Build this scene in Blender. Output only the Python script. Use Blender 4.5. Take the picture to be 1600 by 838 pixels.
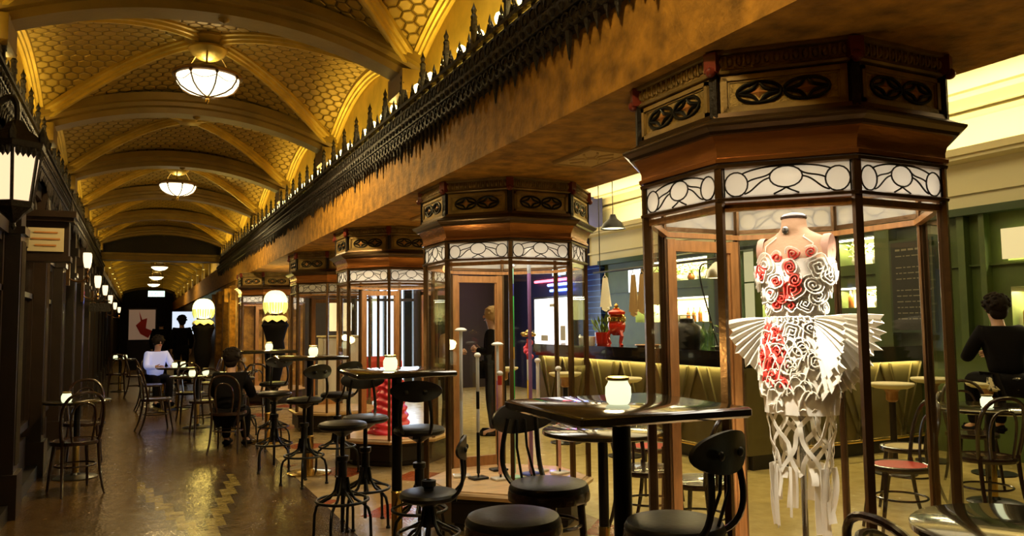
import bpy, math, random
from mathutils import Vector, Matrix
PI = math.pi
random.seed(7)
SC = bpy.context.scene
for o in list(bpy.data.objects): bpy.data.objects.remove(o)

# ------------------------------------------------------------------ camera
cam = bpy.data.cameras.new('camera'); cam.sensor_width = 36; cam.lens = 1200.6*36/1600
cam.clip_start = .05; cam.clip_end = 200
co = bpy.data.objects.new('camera', cam); SC.collection.objects.link(co); SC.camera = co
R_ = Vector((0.89955752, -0.43664554, -0.01170225)); U_ = Vector((-0.02119361, -0.07038996, 0.99729438)); W_ = Vector((0.43628787, 0.89687565, 0.07257392))
co.matrix_world = Matrix(((R_.x, U_.x, -W_.x, 0), (R_.y, U_.y, -W_.y, 0), (R_.z, U_.z, -W_.z, 1.45), (0, 0, 0, 1)))
cam.dof.use_dof = False
# ------------------------------------------------------------------ view and world
SC.view_settings.view_transform = 'Standard'; SC.view_settings.look = 'None'
SC.view_settings.gamma = 1; SC.view_settings.exposure = 0.0; SC.view_settings.use_curve_mapping = False
w = bpy.data.worlds.new('world'); SC.world = w; w.use_nodes = True
w.node_tree.nodes['Background'].inputs[0].default_value = (.012, .009, .005, 1)
w.node_tree.nodes['Background'].inputs[1].default_value = .5
SC.cycles.max_bounces = 8; SC.cycles.transparent_max_bounces = 40
SC.cycles.diffuse_bounces = 3; SC.cycles.glossy_bounces = 3
SC.cycles.sample_clamp_indirect = 4; SC.cycles.caustics_reflective = False; SC.cycles.caustics_refractive = False

# ------------------------------------------------------------------ lights
WARM = (1, .66, .25); GOLD = (1, .72, .14); CREAM = (1, .80, .42); WHITE = (1, .90, .72)
K = dict(cove=32, pend=150, kiosk=13, dress=150, barceil=420, led=15, niche=36, sconce=1.6, street=60)
lid = [0]
def link(o): SC.collection.objects.link(o)
def light(kind, loc, power, color, size=.1, sy=None, rot=None, spot=None, blend=.5):
    l = bpy.data.lights.new('lamp_light', kind); l.energy = power; l.color = color
    if kind == 'AREA':
        l.size = size
        if sy: l.shape = 'RECTANGLE'; l.size_y = sy
    elif kind in ('POINT', 'SPOT'): l.shadow_soft_size = size
    if spot: l.spot_size = spot; l.spot_blend = blend
    o = bpy.data.objects.new('lamp_light', l); o.location = loc
    if rot: o.rotation_euler = rot
    link(o); return o
ARCH0, ARCHS = 6.081, 3.026          # transverse arches of the hall vault
XR, XL, ZS = 2.05, -.97, 3.6; XC = (XR+XL)/2; HW = (XR-XL)/2
KX, KY, KS = 2.565, 2.504, 2.88      # row of display kiosks
# cove uplights lying on the ledges behind both crestings (one strip per bay)
for i in range(-2, 5):
    yc = ARCH0+ARCHS*(i+.5)
    light('AREA', (1.975, yc, 3.07), K['cove'], GOLD, .05, 2.5, (PI, math.radians(1), 0))
    if i != 1: light('AREA', (-.92, yc, 3.07), K['cove']*(.8 if i < 1 else .55), GOLD, .05, 2.5, (PI, math.radians(-1), 0))
for i in range(6, 14):
    yc = ARCH0+ARCHS*(i+.5)
    light('AREA', (1.95, yc, 3.15), K['cove']*.3, GOLD, .05, 2.0, (PI, math.radians(-12), 0))
    light('AREA', (-.85, yc, 3.15), K['cove']*.3, GOLD, .05, 2.0, (PI, math.radians(12), 0))
# kiosk ceiling lights
for k in range(5):
    y = KY+KS*k if k < 4 else 15.6
    if k != 3: light('AREA', (KX if k < 4 else 2.35, y, 2.088), K['kiosk'], WHITE, .9, None, (0, 0, 0)).data.shape = 'DISK'
def aim(o, tgt): o.rotation_euler = (Vector(tgt)-o.location).to_track_quat('-Z', 'Y').to_euler()
aim(light('SPOT', (KX+.22, KY-.50, 2.06), K['dress'], WHITE, .03, None, (0, 0, 0), math.radians(52), .8), (KX+.08, KY-.05, 1.12))
aim(light('SPOT', (KX-.50, KY-.12, 2.06), K['dress'], WHITE, .03, None, (0, 0, 0), math.radians(52), .8), (KX, KY, 1.08))
aim(light('SPOT', (KX+.50, KY+.1, 2.06), K['dress'], WHITE, .03, None, (0, 0, 0), math.radians(52), .8), (KX+.1, KY, 1.08))
# bar room: ledge cove, added ceiling fill, tubes over the niches, strip under the counter edge
light('AREA', (7.95, 7.0, 3.25), K['barceil']*.42, CREAM, .12, 12, (PI, math.radians(25), 0))
light('AREA', (5.4, 9.5, 3.90), K['barceil']*.38, CREAM, 2.2, 10, (0, 0, 0))  # this and the next are fill panels added below the ceiling, no fixture
light('AREA', (5.4, 2.6, 3.90), K['barceil']*.10, CREAM, 2.2, 5, (0, 0, 0))
light('AREA', (5.328, 7.95, .984), K['led'], (1, .82, .36), .02, 4.1, (0, 0, 0))
light('AREA', (6.93, 5.828, .984), K['led']*.6, (1, .82, .36), 2.0, .02, (0, 0, 0))
light('AREA', (4.9, 16.0, 1.7), K['street'], (.72, .86, 1), 1.2, 2.0, (math.radians(-90), 0, 0))

# ------------------------------------------------------------------ node helpers and materials
def nmat(name):
    m = bpy.data.materials.new(name); m.use_nodes = True
    return m, m.node_tree.nodes, m.node_tree.links, m.node_tree.nodes['Principled BSDF']
def pm(name, col, rough=.5, metal=0, bump=0, bscale=40, var=0, vscale=6, spec=.5, coat=0, emit=None, es=0, stretch=None, trans=0):
    m, N, L, b = nmat(name)
    b.inputs['Base Color'].default_value = (*col, 1); b.inputs['Roughness'].default_value = rough
    b.inputs['Metallic'].default_value = metal; b.inputs['Specular IOR Level'].default_value = spec
    b.inputs['Coat Weight'].default_value = coat
    if emit: b.inputs['Emission Color'].default_value = (*emit, 1); b.inputs['Emission Strength'].default_value = es
    if trans: b.inputs['Subsurface Weight'].default_value = trans
    if bump or var:
        tc = N.new('ShaderNodeTexCoord'); mp = N.new('ShaderNodeMapping'); L.new(tc.outputs['Object'], mp.inputs[0])
        if stretch: mp.inputs['Scale'].default_value = stretch
        if bump:
            n = N.new('ShaderNodeTexNoise'); n.inputs['Scale'].default_value = bscale; n.inputs['Detail'].default_value = 6
            bp = N.new('ShaderNodeBump'); bp.inputs['Strength'].default_value = bump; bp.inputs['Distance'].default_value = .01
            L.new(mp.outputs[0], n.inputs['Vector']); L.new(n.outputs[0], bp.inputs['Height']); L.new(bp.outputs[0], b.inputs['Normal'])
        if var:
            n = N.new('ShaderNodeTexNoise'); n.inputs['Scale'].default_value = vscale; n.inputs['Detail'].default_value = 5
            r = N.new('ShaderNodeValToRGB'); r.color_ramp.elements[0].position = .3; r.color_ramp.elements[1].position = .7
            r.color_ramp.elements[0].color = (*[c*(1-var) for c in col], 1); r.color_ramp.elements[1].color = (*[min(1, c*(1+var*.6)) for c in col], 1)
            L.new(mp.outputs[0], n.inputs['Vector']); L.new(n.outputs[0], r.inputs[0]); L.new(r.outputs[0], b.inputs['Base Color'])
    return m
def emat(name, col, s, base=(.8, .8, .8), rough=.4):
    return pm(name, base, rough, emit=col, es=s)
def glass(name, tint=(1, 1, 1), gloss=.09):
    m, N, L, b = nmat(name); N.remove(b)
    t = N.new('ShaderNodeBsdfTransparent'); t.inputs[0].default_value = (*tint, 1)
    g = N.new('ShaderNodeBsdfGlossy'); g.inputs['Roughness'].default_value = .02; g.inputs[0].default_value = (.9, .95, .92, 1)
    f = N.new('ShaderNodeLayerWeight'); f.inputs[0].default_value = .5
    pw = N.new('ShaderNodeMath'); pw.operation = 'POWER'; pw.inputs[1].default_value = 4; L.new(f.outputs['Facing'], pw.inputs[0])
    mx = N.new('ShaderNodeMath'); mx.operation = 'MULTIPLY_ADD'; mx.inputs[1].default_value = .35; mx.inputs[2].default_value = gloss*.25
    mix = N.new('ShaderNodeMixShader'); L.new(pw.outputs[0], mx.inputs[0]); L.new(mx.outputs[0], mix.inputs[0])
    L.new(t.outputs[0], mix.inputs[1]); L.new(g.outputs[0], mix.inputs[2]); L.new(mix.outputs[0], N['Material Output'].inputs[0])
    return m
def opal(name, col, tr=.5, clear=0):
    m, N, L, b = nmat(name); N.remove(b)
    d = N.new('ShaderNodeBsdfDiffuse'); d.inputs[0].default_value = (*col, 1)
    t = N.new('ShaderNodeBsdfTranslucent'); t.inputs[0].default_value = (*col, 1)
    tp = N.new('ShaderNodeBsdfTransparent')
    n = N.new('ShaderNodeTexNoise'); n.inputs['Scale'].default_value = 14; n.inputs['Detail'].default_value = 4
    tc = N.new('ShaderNodeTexCoord'); L.new(tc.outputs['Object'], n.inputs['Vector'])
    r = N.new('ShaderNodeMapRange'); r.inputs[3].default_value = tr-.12; r.inputs[4].default_value = tr+.12; L.new(n.outputs[0], r.inputs[0])
    mix = N.new('ShaderNodeMixShader'); L.new(r.outputs[0], mix.inputs[0]); L.new(d.outputs[0], mix.inputs[1]); L.new(t.outputs[0], mix.inputs[2])
    if clear:
        m2 = N.new('ShaderNodeMixShader'); m2.inputs[0].default_value = clear; L.new(mix.outputs[0], m2.inputs[1]); L.new(tp.outputs[0], m2.inputs[2]); mix = m2
    L.new(mix.outputs[0], N['Material Output'].inputs[0]); return m
class NB:
    'tiny maths-node builder'
    def __init__(s, N, L): s.N, s.L = N, L
    def m(s, op, a, b=None, c=None):
        n = s.N.new('ShaderNodeMath'); n.operation = op
        for i, v in enumerate((a, b, c)):
            if v is None: continue
            if isinstance(v, (int, float)): n.inputs[i].default_value = v
            else: s.L.new(v, n.inputs[i])
        return n.outputs[0]
    def mix(s, f, a, b):
        n = s.N.new('ShaderNodeMix'); n.data_type = 'RGBA'
        for i, v in ((0, f), (6, a), (7, b)):
            if isinstance(v, tuple): n.inputs[i].default_value = (*v, 1)
            elif isinstance(v, (int, float)): n.inputs[i].default_value = v
            else: s.L.new(v, n.inputs[i])
        return n.outputs[2]
    def noise(s, vec, sc, det=4):
        n = s.N.new('ShaderNodeTexNoise'); n.inputs['Scale'].default_value = sc; n.inputs['Detail'].default_value = det
        s.L.new(vec, n.inputs['Vector']); return n.outputs[0]

def vault_mat():
    m, N, L, b = nmat('gilded_coffered_plaster'); q = NB(N, L)
    g = N.new('ShaderNodeNewGeometry'); sp = N.new('ShaderNodeSeparateXYZ'); L.new(g.outputs['Position'], sp.inputs[0])
    x, y = sp.outputs[0], sp.outputs[1]; cs = .115
    def cell(off):
        gx = q.m('ABSOLUTE', q.m('SUBTRACT', q.m('FRACT', q.m('ADD', q.m('DIVIDE', x, cs), 50+off)), .5))
        gy = q.m('ABSOLUTE', q.m('MULTIPLY', q.m('SUBTRACT', q.m('FRACT', q.m('ADD', q.m('DIVIDE', y, cs*1.732), 50+off)), .5), 1.732))
        return q.m('MAXIMUM', gx, q.m('ADD', q.m('MULTIPLY', gx, .5), q.m('MULTIPLY', gy, .866)))
    h = q.m('SUBTRACT', .5, q.m('MINIMUM', cell(0), cell(.5)))      # 0 on the joints between hexagonal tiles
    hh = q.m('MINIMUM', h, .14)
    bp = N.new('ShaderNodeBump'); bp.inputs['Strength'].default_value = 1; bp.inputs['Distance'].default_value = .11
    L.new(hh, bp.inputs['Height']); L.new(bp.outputs[0], b.inputs['Normal'])
    f = N.new('ShaderNodeMapRange'); f.inputs[1].default_value = .015; f.inputs[2].default_value = .06; L.new(h, f.inputs[0])
    n = q.noise(g.outputs['Position'], 5)
    col = q.mix(f.outputs[0], (.09, .05, .008), q.mix(n, (.30, .19, .028), (.42, .28, .05)))
    L.new(col, b.inputs['Base Color']); b.inputs['Roughness'].default_value = .42; b.inputs['Metallic'].default_value = .25
    return m
def floor_mat():
    m, N, L, b = nmat('polished_mosaic_floor'); q = NB(N, L)
    g = N.new('ShaderNodeNewGeometry'); P = g.outputs['Position']; sp = N.new('ShaderNodeSeparateXYZ'); L.new(P, sp.inputs[0])
    x, y = sp.outputs[0], sp.outputs[1]
    v = N.new('ShaderNodeTexVoronoi'); v.inputs['Scale'].default_value = 45; L.new(P, v.inputs['Vector'])
    big = q.noise(P, 1.3, 5); fine = q.noise(P, 9, 8)
    base = q.mix(fine, (.028, .016, .005), (.13, .085, .025))
    base = q.mix(q.m('MULTIPLY', big, .6), base, (.085, .032, .010))
    # stepped V inlay, repeated down the hall
    xi = q.m('ABSOLUTE', q.m('FLOOR', q.m('DIVIDE', q.m('ADD', x, -.42), .066)))
    ym = q.m('MODULO', q.m('ADD', y, 12.6), 9.0)
    vv = q.m('SUBTRACT', ym, q.m('MULTIPLY', q.m('FLOOR', q.m('MULTIPLY', xi, 1)), .36))
    inb = q.m('MULTIPLY', q.m('MULTIPLY', q.m('GREATER_THAN', vv, 1.9-1.9), q.m('LESS_THAN', vv, .62)), q.m('LESS_THAN', xi, 6.5))
    ino = q.m('MULTIPLY', q.m('MULTIPLY', q.m('GREATER_THAN', vv, -.45), q.m('LESS_THAN', vv, .95)), q.m('LESS_THAN', xi, 6.5))
    base = q.mix(q.m('MULTIPLY', ino, .75), base, (.03, .016, .006))
    base = q.mix(inb, base, q.mix(fine, (.16, .115, .022), (.27, .20, .05)))
    # marble lozenges among the kiosks
    d1 = q.m('FLOOR', q.m('DIVIDE', q.m('ADD', x, y), .62)); d2 = q.m('FLOOR', q.m('DIVIDE', q.m('SUBTRACT', x, y), .62))
    ch = q.m('ABSOLUTE', q.m('MODULO', q.m('ADD', d1, d2), 2)); ch3 = q.m('ABSOLUTE', q.m('MODULO', d1, 3))
    tile = q.mix(ch, q.mix(fine, (.30, .20, .09), (.46, .34, .18)), q.mix(q.m('GREATER_THAN', ch3, .5), (.30, .065, .018), (.36, .25, .11)))
    kz = q.m('MULTIPLY', q.m('GREATER_THAN', x, 1.35), q.m('LESS_THAN', x, 3.1))
    base = q.mix(kz, base, tile)
    bar = q.mix(fine, (.44, .33, .11), (.68, .55, .22))
    base = q.mix(q.m('GREATER_THAN', x, 3.1), base, bar)
    line = q.m('LESS_THAN', q.m('ABSOLUTE', q.m('ADD', x, -1.35)), .05)
    base = q.mix(line, base, (.05, .03, .02))
    L.new(base, b.inputs['Base Color'])
    rr = q.m('MULTIPLY_ADD', fine, .25, .10); L.new(rr, b.inputs['Roughness'])
    bp = N.new('ShaderNodeBump'); bp.inputs['Strength'].default_value = .22; bp.inputs['Distance'].default_value = .006
    bp2 = q.m('ADD', v.outputs[0], q.m('MULTIPLY', q.noise(P, 3.5, 3), 6))
    L.new(bp2, bp.inputs['Height']); L.new(bp.outputs[0], b.inputs['Normal'])
    return m
M = dict(
 vault=vault_mat(), floor=floor_mat(),
 rib=pm('gilded_rib', (.60, .41, .075), .38, .3, .25, 30, .25, 5),
 arch=pm('gilded_arch', (.25, .155, .022), .45, .2, .2, 25, .25, 3),
 beam=pm('amber_plaster', (.47, .225, .026), .75, 0, 1, 38, .55, 9),
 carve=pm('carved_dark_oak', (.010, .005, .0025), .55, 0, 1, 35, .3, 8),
 bronze=pm('aged_bronze', (.16, .085, .032), .32, .75, .2, 40, .3, 6),
 copper=pm('copper_cove', (.46, .17, .04), .26, .6, .15, 12, .35, 4, stretch=(1, 1, 6)),
 capm=pm('bronze_cap', (.10, .06, .028), .28, .7),
 frieze=pm('antique_gilt_frame', (.36, .24, .08), .42, .3, .3, 50, .35, 9),
 field=pm('gilt_field', (.44, .30, .09), .45, .3, .8, 90, .4, 20),
 iron=pm('blackened_iron', (.012, .012, .010), .35, .4),
 star=pm('red_gilt_star', (.55, .24, .07), .4, .2),
 redwood=pm('red_lacquer_block', (.19, .03, .018), .3, 0, .2, 30),
 came=pm('lead_came', (.02, .016, .012), .45, .5),
 opal=opal('opal_glass', (.96, .92, .84), .6, .42), glass=glass('clear_glass'),
 doorwood=pm('varnished_mahogany', (.38, .17, .05), .28, 0, .2, 30, .3, 7, coat=.4, stretch=(6, 6, 1)),
 kfloor=pm('honey_wood_platform', (.78, .52, .27), .35, 0, .15, 20, .25, 4, coat=.3, stretch=(1, 6, 1)),
 plinth=pm('black_plinth', (.010, .007, .005), .4, 0),
 black=pm('black_leather', (.007, .006, .005), .38, 0, .08, 60, spec=.35), metal=pm('black_steel', (.016, .016, .016), .33, .6),
 brass=pm('brass_sleeve', (.62, .42, .12), .25, 1), steel=pm('steel', (.5, .5, .48), .25, 1),
 tabledark=pm('dark_polished_table', (.026, .020, .009), .13, 0, .06, 12, .35, 5, coat=.6, stretch=(1, 8, 1)),
 bent=pm('dark_bentwood', (.03, .014, .008), .25, 0, coat=.5), cane=pm('pale_woven_seat', (.55, .45, .18), .5, 0, .5, 120),
 redseat=pm('red_seat_pad', (.55, .02, .015), .5),
 candle=emat('lit_candle_glass', (.95, 1, .60), 1.15, (.85, .9, .7)), lid=pm('candle_rim', (.30, .22, .08), .4, .5),
 cream=pm('cream_plaster', (.78, .72, .46), .7, 0, .3, 14), creamtrim=pm('cream_moulding', (.70, .62, .36), .6),
 cove=emat('cove_strip', (1, .88, .45), 3), tube=emat('niche_tube', (1, .95, .7), 7),
 green=pm('green_painted_timber', (.075, .115, .03), .42, 0, .1, 20, .2, 3), gdark=pm('dark_green_timber', (.03, .06, .02), .4),
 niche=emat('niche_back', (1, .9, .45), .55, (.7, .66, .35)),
 bartop=pm('black_bar_top', (.012, .010, .009), .12, coat=.6), barfront=None,
 bluetile=None, skin=pm('skin', (.55, .32, .22), .5), coatm=pm('black_cloth', (.006, .005, .006), .9, spec=.1), hair=pm('dark_hair', (.012, .007, .005), .8, spec=.2),
 linen=pm('linen_form', (.50, .285, .155), .6, 0, .2, 60, .12, 8), whitec=opal('white_ribbon_cloth', (.95, .91, .82), .45), redc=pm('red_ribbon_cloth', (.72, .045, .03), .6),
 bulb=emat('cove_bulb', (1, .78, .30), 9), bowl=None, shade=emat('lantern_glass', (1, .70, .40), 1.25, (.25, .2, .15)), tulip=emat('sconce_glass', (1, .76, .46), 1.7, (.4, .3, .2)),
 darkwood=pm('dark_shopfront_timber', (.022, .011, .005), .4, 0, .2, 25, .3, 5, coat=.3), darkglass=pm('dark_shop_glass', (.010, .009, .008), .06, coat=.3),
 panel=pm('pale_relief_plaster', (.62, .42, .16), .7), sillw=pm('pale_brass_sill', (.62, .40, .18), .3, .3),
 leaf=pm('leaf', (.16, .28, .04), .5), petal=pm('pale_petal', (.85, .78, .4), .6), orange=pm('orange_petal', (.8, .3, .04), .6),
 redpot=pm('red_enamel', (.62, .03, .015), .2, coat=.6), bottle=glass('bottle_glass', (.55, .75, .45), .5), amber=pm('amber_bottle', (.30, .10, .02), .1, coat=.6),
 whiteg=pm('white_ceramic', (.82, .80, .74), .25), paper=pm('cream_card', (.55, .46, .28), .6), chalk=pm('slate_board', (.028, .028, .020), .6), chalkink=pm('chalk', (.28, .27, .18), .8),
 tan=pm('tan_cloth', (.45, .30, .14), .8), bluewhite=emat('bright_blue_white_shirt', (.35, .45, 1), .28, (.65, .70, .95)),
)
def wood_slat():
    m, N, L, b = nmat('chevron_bar_front'); q = NB(N, L)
    tc = N.new('ShaderNodeTexCoord'); n = q.noise(tc.outputs['Object'], 6)
    L.new(q.mix(n, (.09, .07, .022), (.16, .13, .045)), b.inputs['Base Color']); b.inputs['Roughness'].default_value = .4; return m
M['barfront'] = wood_slat()
def blue_tile():
    m, N, L, b = nmat('blue_glazed_brick')
    g = N.new('ShaderNodeTexCoord'); mp = N.new('ShaderNodeMapping'); mp.inputs['Rotation'].default_value = (PI/2, 0, 0); L.new(g.outputs['Object'], mp.inputs[0])
    t = N.new('ShaderNodeTexBrick'); t.inputs['Scale'].default_value = 2.3; t.inputs['Color1'].default_value = (.004, .012, .16, 1); t.inputs['Color2'].default_value = (.002, .006, .08, 1)
    t.inputs['Mortar'].default_value = (.05, .14, .6, 1); t.inputs['Mortar Size'].default_value = .02; L.new(mp.outputs[0], t.inputs['Vector'])
    L.new(t.outputs[0], b.inputs['Base Color']); b.inputs['Roughness'].default_value = .15; return m
M['bluetile'] = blue_tile()
M['bowl'] = emat('alabaster_bowl', (1, .90, .58), 2.6, (.9, .85, .7))
# ------------------------------------------------------------------ mesh builder
def lerp(a, b, t): return a+(b-a)*t
class MB:
    def __init__(s): s.v = []; s.f = []; s.mi = []; s.cur = 0
    def add(s, vs, fs):
        n = len(s.v); s.v += [tuple(v) for v in vs]; s.f += [tuple(i+n for i in f) for f in fs]; s.mi += [s.cur]*len(fs); return s
    def box2(s, x0, x1, y0, y1, z0, z1):
        return s.add([(x, y, z) for z in (z0, z1) for y in (y0, y1) for x in (x0, x1)], [(0, 2, 3, 1), (4, 5, 7, 6), (0, 1, 5, 4), (2, 6, 7, 3), (0, 4, 6, 2), (1, 3, 7, 5)])
    def box(s, c, d, rz=0, rx=0, ry=0):
        R = Matrix.Rotation(rz, 3, 'Z') @ Matrix.Rotation(ry, 3, 'Y') @ Matrix.Rotation(rx, 3, 'X'); c = Vector(c)
        return s.add([c+R @ Vector((x*d[0]/2, y*d[1]/2, z*d[2]/2)) for z in (-1, 1) for y in (-1, 1) for x in (-1, 1)], [(0, 2, 3, 1), (4, 5, 7, 6), (0, 1, 5, 4), (2, 6, 7, 3), (0, 4, 6, 2), (1, 3, 7, 5)])
    def obox(s, o, a, b, c):       # box from origin and three edge vectors
        o, a, b, c = map(Vector, (o, a, b, c))
        vs = [o+a*i+b*j+c*k for k in (0, 1) for j in (0, 1) for i in (0, 1)]
        return s.add(vs, [(0, 2, 3, 1), (4, 5, 7, 6), (0, 1, 5, 4), (2, 6, 7, 3), (0, 4, 6, 2), (1, 3, 7, 5)])
    def lathe(s, prof, seg=24, a0=0, c=(0, 0, 0), sx=1, sy=1, cap=True):
        vs = []; fs = []; n = len(prof)
        for r, z in prof:
            for i in range(seg):
                a = a0+2*PI*i/seg; vs.append((c[0]+r*math.cos(a)*sx, c[1]+r*math.sin(a)*sy, c[2]+z))
        for j in range(n-1):
            for i in range(seg):
                k = (i+1) % seg; fs.append((j*seg+i, j*seg+k, (j+1)*seg+k, (j+1)*seg+i))
        if cap:
            if prof[0][0] > 1e-4: fs.append(tuple(range(seg))[::-1])
            if prof[-1][0] > 1e-4: fs.append(tuple((n-1)*seg+i for i in range(seg)))
        return s.add(vs, fs)
    def tube(s, pts, r, seg=8, closed=False):
        P = [Vector(p) for p in pts]; n = len(P); rr = r if isinstance(r, (list, tuple)) else [r]*n
        vs = []; fs = []; prev = None
        for i in range(n):
            if closed: t = P[(i+1) % n]-P[i-1]
            else: t = P[min(i+1, n-1)]-P[max(i-1, 0)]
            if t.length < 1e-9: t = Vector((0, 0, 1))
            t.normalize()
            if prev is None:
                u = t.orthogonal().normalized()
            else:
                u = prev-t*prev.dot(t)
                if u.length < 1e-6: u = t.orthogonal()
                u.normalize()
            prev = u; w_ = t.cross(u)
            for k in range(seg):
                a = 2*PI*k/seg; vs.append(P[i]+(u*math.cos(a)+w_*math.sin(a))*rr[i])
        m = n if closed else n-1
        for i in range(m):
            j = (i+1) % n
            for k in range(seg):
                l = (k+1) % seg; fs.append((i*seg+k, i*seg+l, j*seg+l, j*seg+k))
        if not closed: fs.append(tuple(range(seg))[::-1]); fs.append(tuple((n-1)*seg+k for k in range(seg)))
        return s.add(vs, fs)
    def ribbon(s, pts, ups, wds, th):   # swept flat band: centre line at pts, extends from pts along ups by wds, thickness th
        P = [Vector(p) for p in pts]; U = [Vector(u) for u in ups]; n = len(P); vs = []; fs = []
        for i in range(n):
            t = (P[min(i+1, n-1)]-P[max(i-1, 0)]).normalized(); u = U[i].normalized(); nn = t.cross(u).normalized()*th/2
            wd = wds[i] if isinstance(wds, (list, tuple)) else wds
            vs += [P[i]-nn, P[i]+nn, P[i]+u*wd+nn, P[i]+u*wd-nn]
        for i in range(n-1):
            for k in range(4): l = (k+1) % 4; fs.append((i*4+k, i*4+l, i*4+4+l, i*4+4+k))
        fs += [(3, 2, 1, 0), tuple((n-1)*4+k for k in range(4))]
        return s.add(vs, fs)
    def prism(s, poly, z0, z1):
        n = len(poly)
        return s.add([(x, y, z0) for x, y in poly]+[(x, y, z1) for x, y in poly], [tuple(range(n))[::-1], tuple(range(n, 2*n))]+[(i, (i+1) % n, n+(i+1) % n, n+i) for i in range(n)])
    def sphere(s, c, r, seg=14, rings=9, sc=(1, 1, 1)):
        prof = [(math.sin(PI*j/rings), -math.cos(PI*j/rings)) for j in range(rings+1)]
        vs = []; fs = []
        vs.append((c[0], c[1], c[2]-r*sc[2]))
        for j in range(1, rings):
            for i in range(seg):
                a = 2*PI*i/seg; vs.append((c[0]+r*sc[0]*prof[j][0]*math.cos(a), c[1]+r*sc[1]*prof[j][0]*math.sin(a), c[2]+r*sc[2]*prof[j][1]))
        vs.append((c[0], c[1], c[2]+r*sc[2])); t = len(vs)-1
        for i in range(seg):
            k = (i+1) % seg; fs.append((0, 1+k, 1+i)); b_ = 1+(rings-2)*seg; fs.append((t, b_+i, b_+k))
            for j in range(rings-2): o_ = 1+j*seg; fs.append((o_+i, o_+k, o_+seg+k, o_+seg+i))
        return s.add(vs, fs)
    def rbox(s, c, d, r=.01, rz=0):     # box with chamfered edges (upright)
        x, y = d[0]/2, d[1]/2; R = Matrix.Rotation(rz, 3, 'Z')
        def ring(i, z):
            p = [(x-i, y-i-r), (x-i-r, y-i), (-x+i+r, y-i), (-x+i, y-i-r), (-x+i, -y+i+r), (-x+i+r, -y+i), (x-i-r, -y+i), (x-i, -y+i+r)]
            return [Vector(c)+R @ Vector((a, b, z)) for a, b in p]
        z = d[2]/2; rs = [ring(r, -z), ring(0, -z+r), ring(0, z-r), ring(r, z)]
        vs = sum(rs, []); fs = [tuple(range(8))[::-1], tuple(range(24, 32))]
        for j in range(3):
            for i in range(8): k = (i+1) % 8; fs.append((j*8+i, j*8+k, j*8+8+k, j*8+8+i))
        return s.add(vs, fs)
    def xf(s, mat, start=0):
        for i in range(start, len(s.v)): s.v[i] = tuple(mat @ Vector(s.v[i]))
        return s
    def mesh(s, name, mats, ang=40):
        me = bpy.data.meshes.new(name); me.from_pydata(s.v, [], s.f)
        mats = mats if isinstance(mats, (list, tuple)) else [mats]
        for m in mats: me.materials.append(M[m] if isinstance(m, str) else m)
        if len(mats) > 1: me.polygons.foreach_set('material_index', s.mi)
        me.polygons.foreach_set('use_smooth', [ang > 0]*len(me.polygons)); me.update()
        if ang > 0: me.set_sharp_from_angle(angle=math.radians(ang))
        return me
def part(name, mb, mat, parent=None, label=None, ang=40, kind=None, loc=None, rz=0):
    o = bpy.data.objects.new(name, mb if isinstance(mb, bpy.types.Mesh) else mb.mesh(name, mat, ang)); link(o)
    if parent: o.parent = parent
    if label: o['label'] = label
    if kind: o['kind'] = kind
    if loc: o.location = loc
    o.rotation_euler = (0, 0, rz)
    return o
def struct(name, mb, mat, ang=40): return part(name, mb, mat, kind='structure', ang=ang)
def tag(o, label, cat, group=None):
    o['label'] = label; o['category'] = cat
    if group: o['group'] = group
    return o
def thing(name, label, cat, loc=(0, 0, 0), rz=0, group=None):
    o = bpy.data.objects.new(name, None); link(o); o.location = loc; o.rotation_euler = (0, 0, rz); o.empty_display_size = .05
    return tag(o, label, cat, group)
def solo(name, mb, mat, label, cat, group=None, loc=(0, 0, 0), rz=0, ang=40):
    o = part(name, mb, mat, loc=loc, rz=rz, ang=ang); return tag(o, label, cat, group)
def dup(root, loc, rz=0, label=None, group=None, scale=None):
    def rec(o, par):
        c = o.copy(); SC.collection.objects.link(c); c.parent = par
        for ch in KIDS.get(o, ()): rec(ch, c)
        return c
    KIDS = {}
    def scan(o):
        KIDS[o] = list(o.children)
        for ch in KIDS[o]: scan(ch)
    scan(root); r = rec(root, None); r.location = loc; r.rotation_euler = (0, 0, rz)
    if scale: r.scale = (scale,)*3
    if label: r['label'] = label
    if group: r['group'] = group
    return r
def arc(c, r, a0, a1, n=12, ax=0, ay=1, ry=None):
    out = []
    for i in range(n+1):
        a = lerp(a0, a1, i/n); p = list(c); p[ax] += r*math.cos(a); p[ay] += (ry or r)*math.sin(a); out.append(tuple(p))
    return out
def bez(p0, p1, p2, p3, n=12):
    P = [Vector(p) for p in (p0, p1, p2, p3)]
    return [tuple(P[0]*(1-t)**3+P[1]*3*t*(1-t)**2+P[2]*3*t*t*(1-t)+P[3]*t**3) for t in [i/n for i in range(n+1)]]

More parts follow.
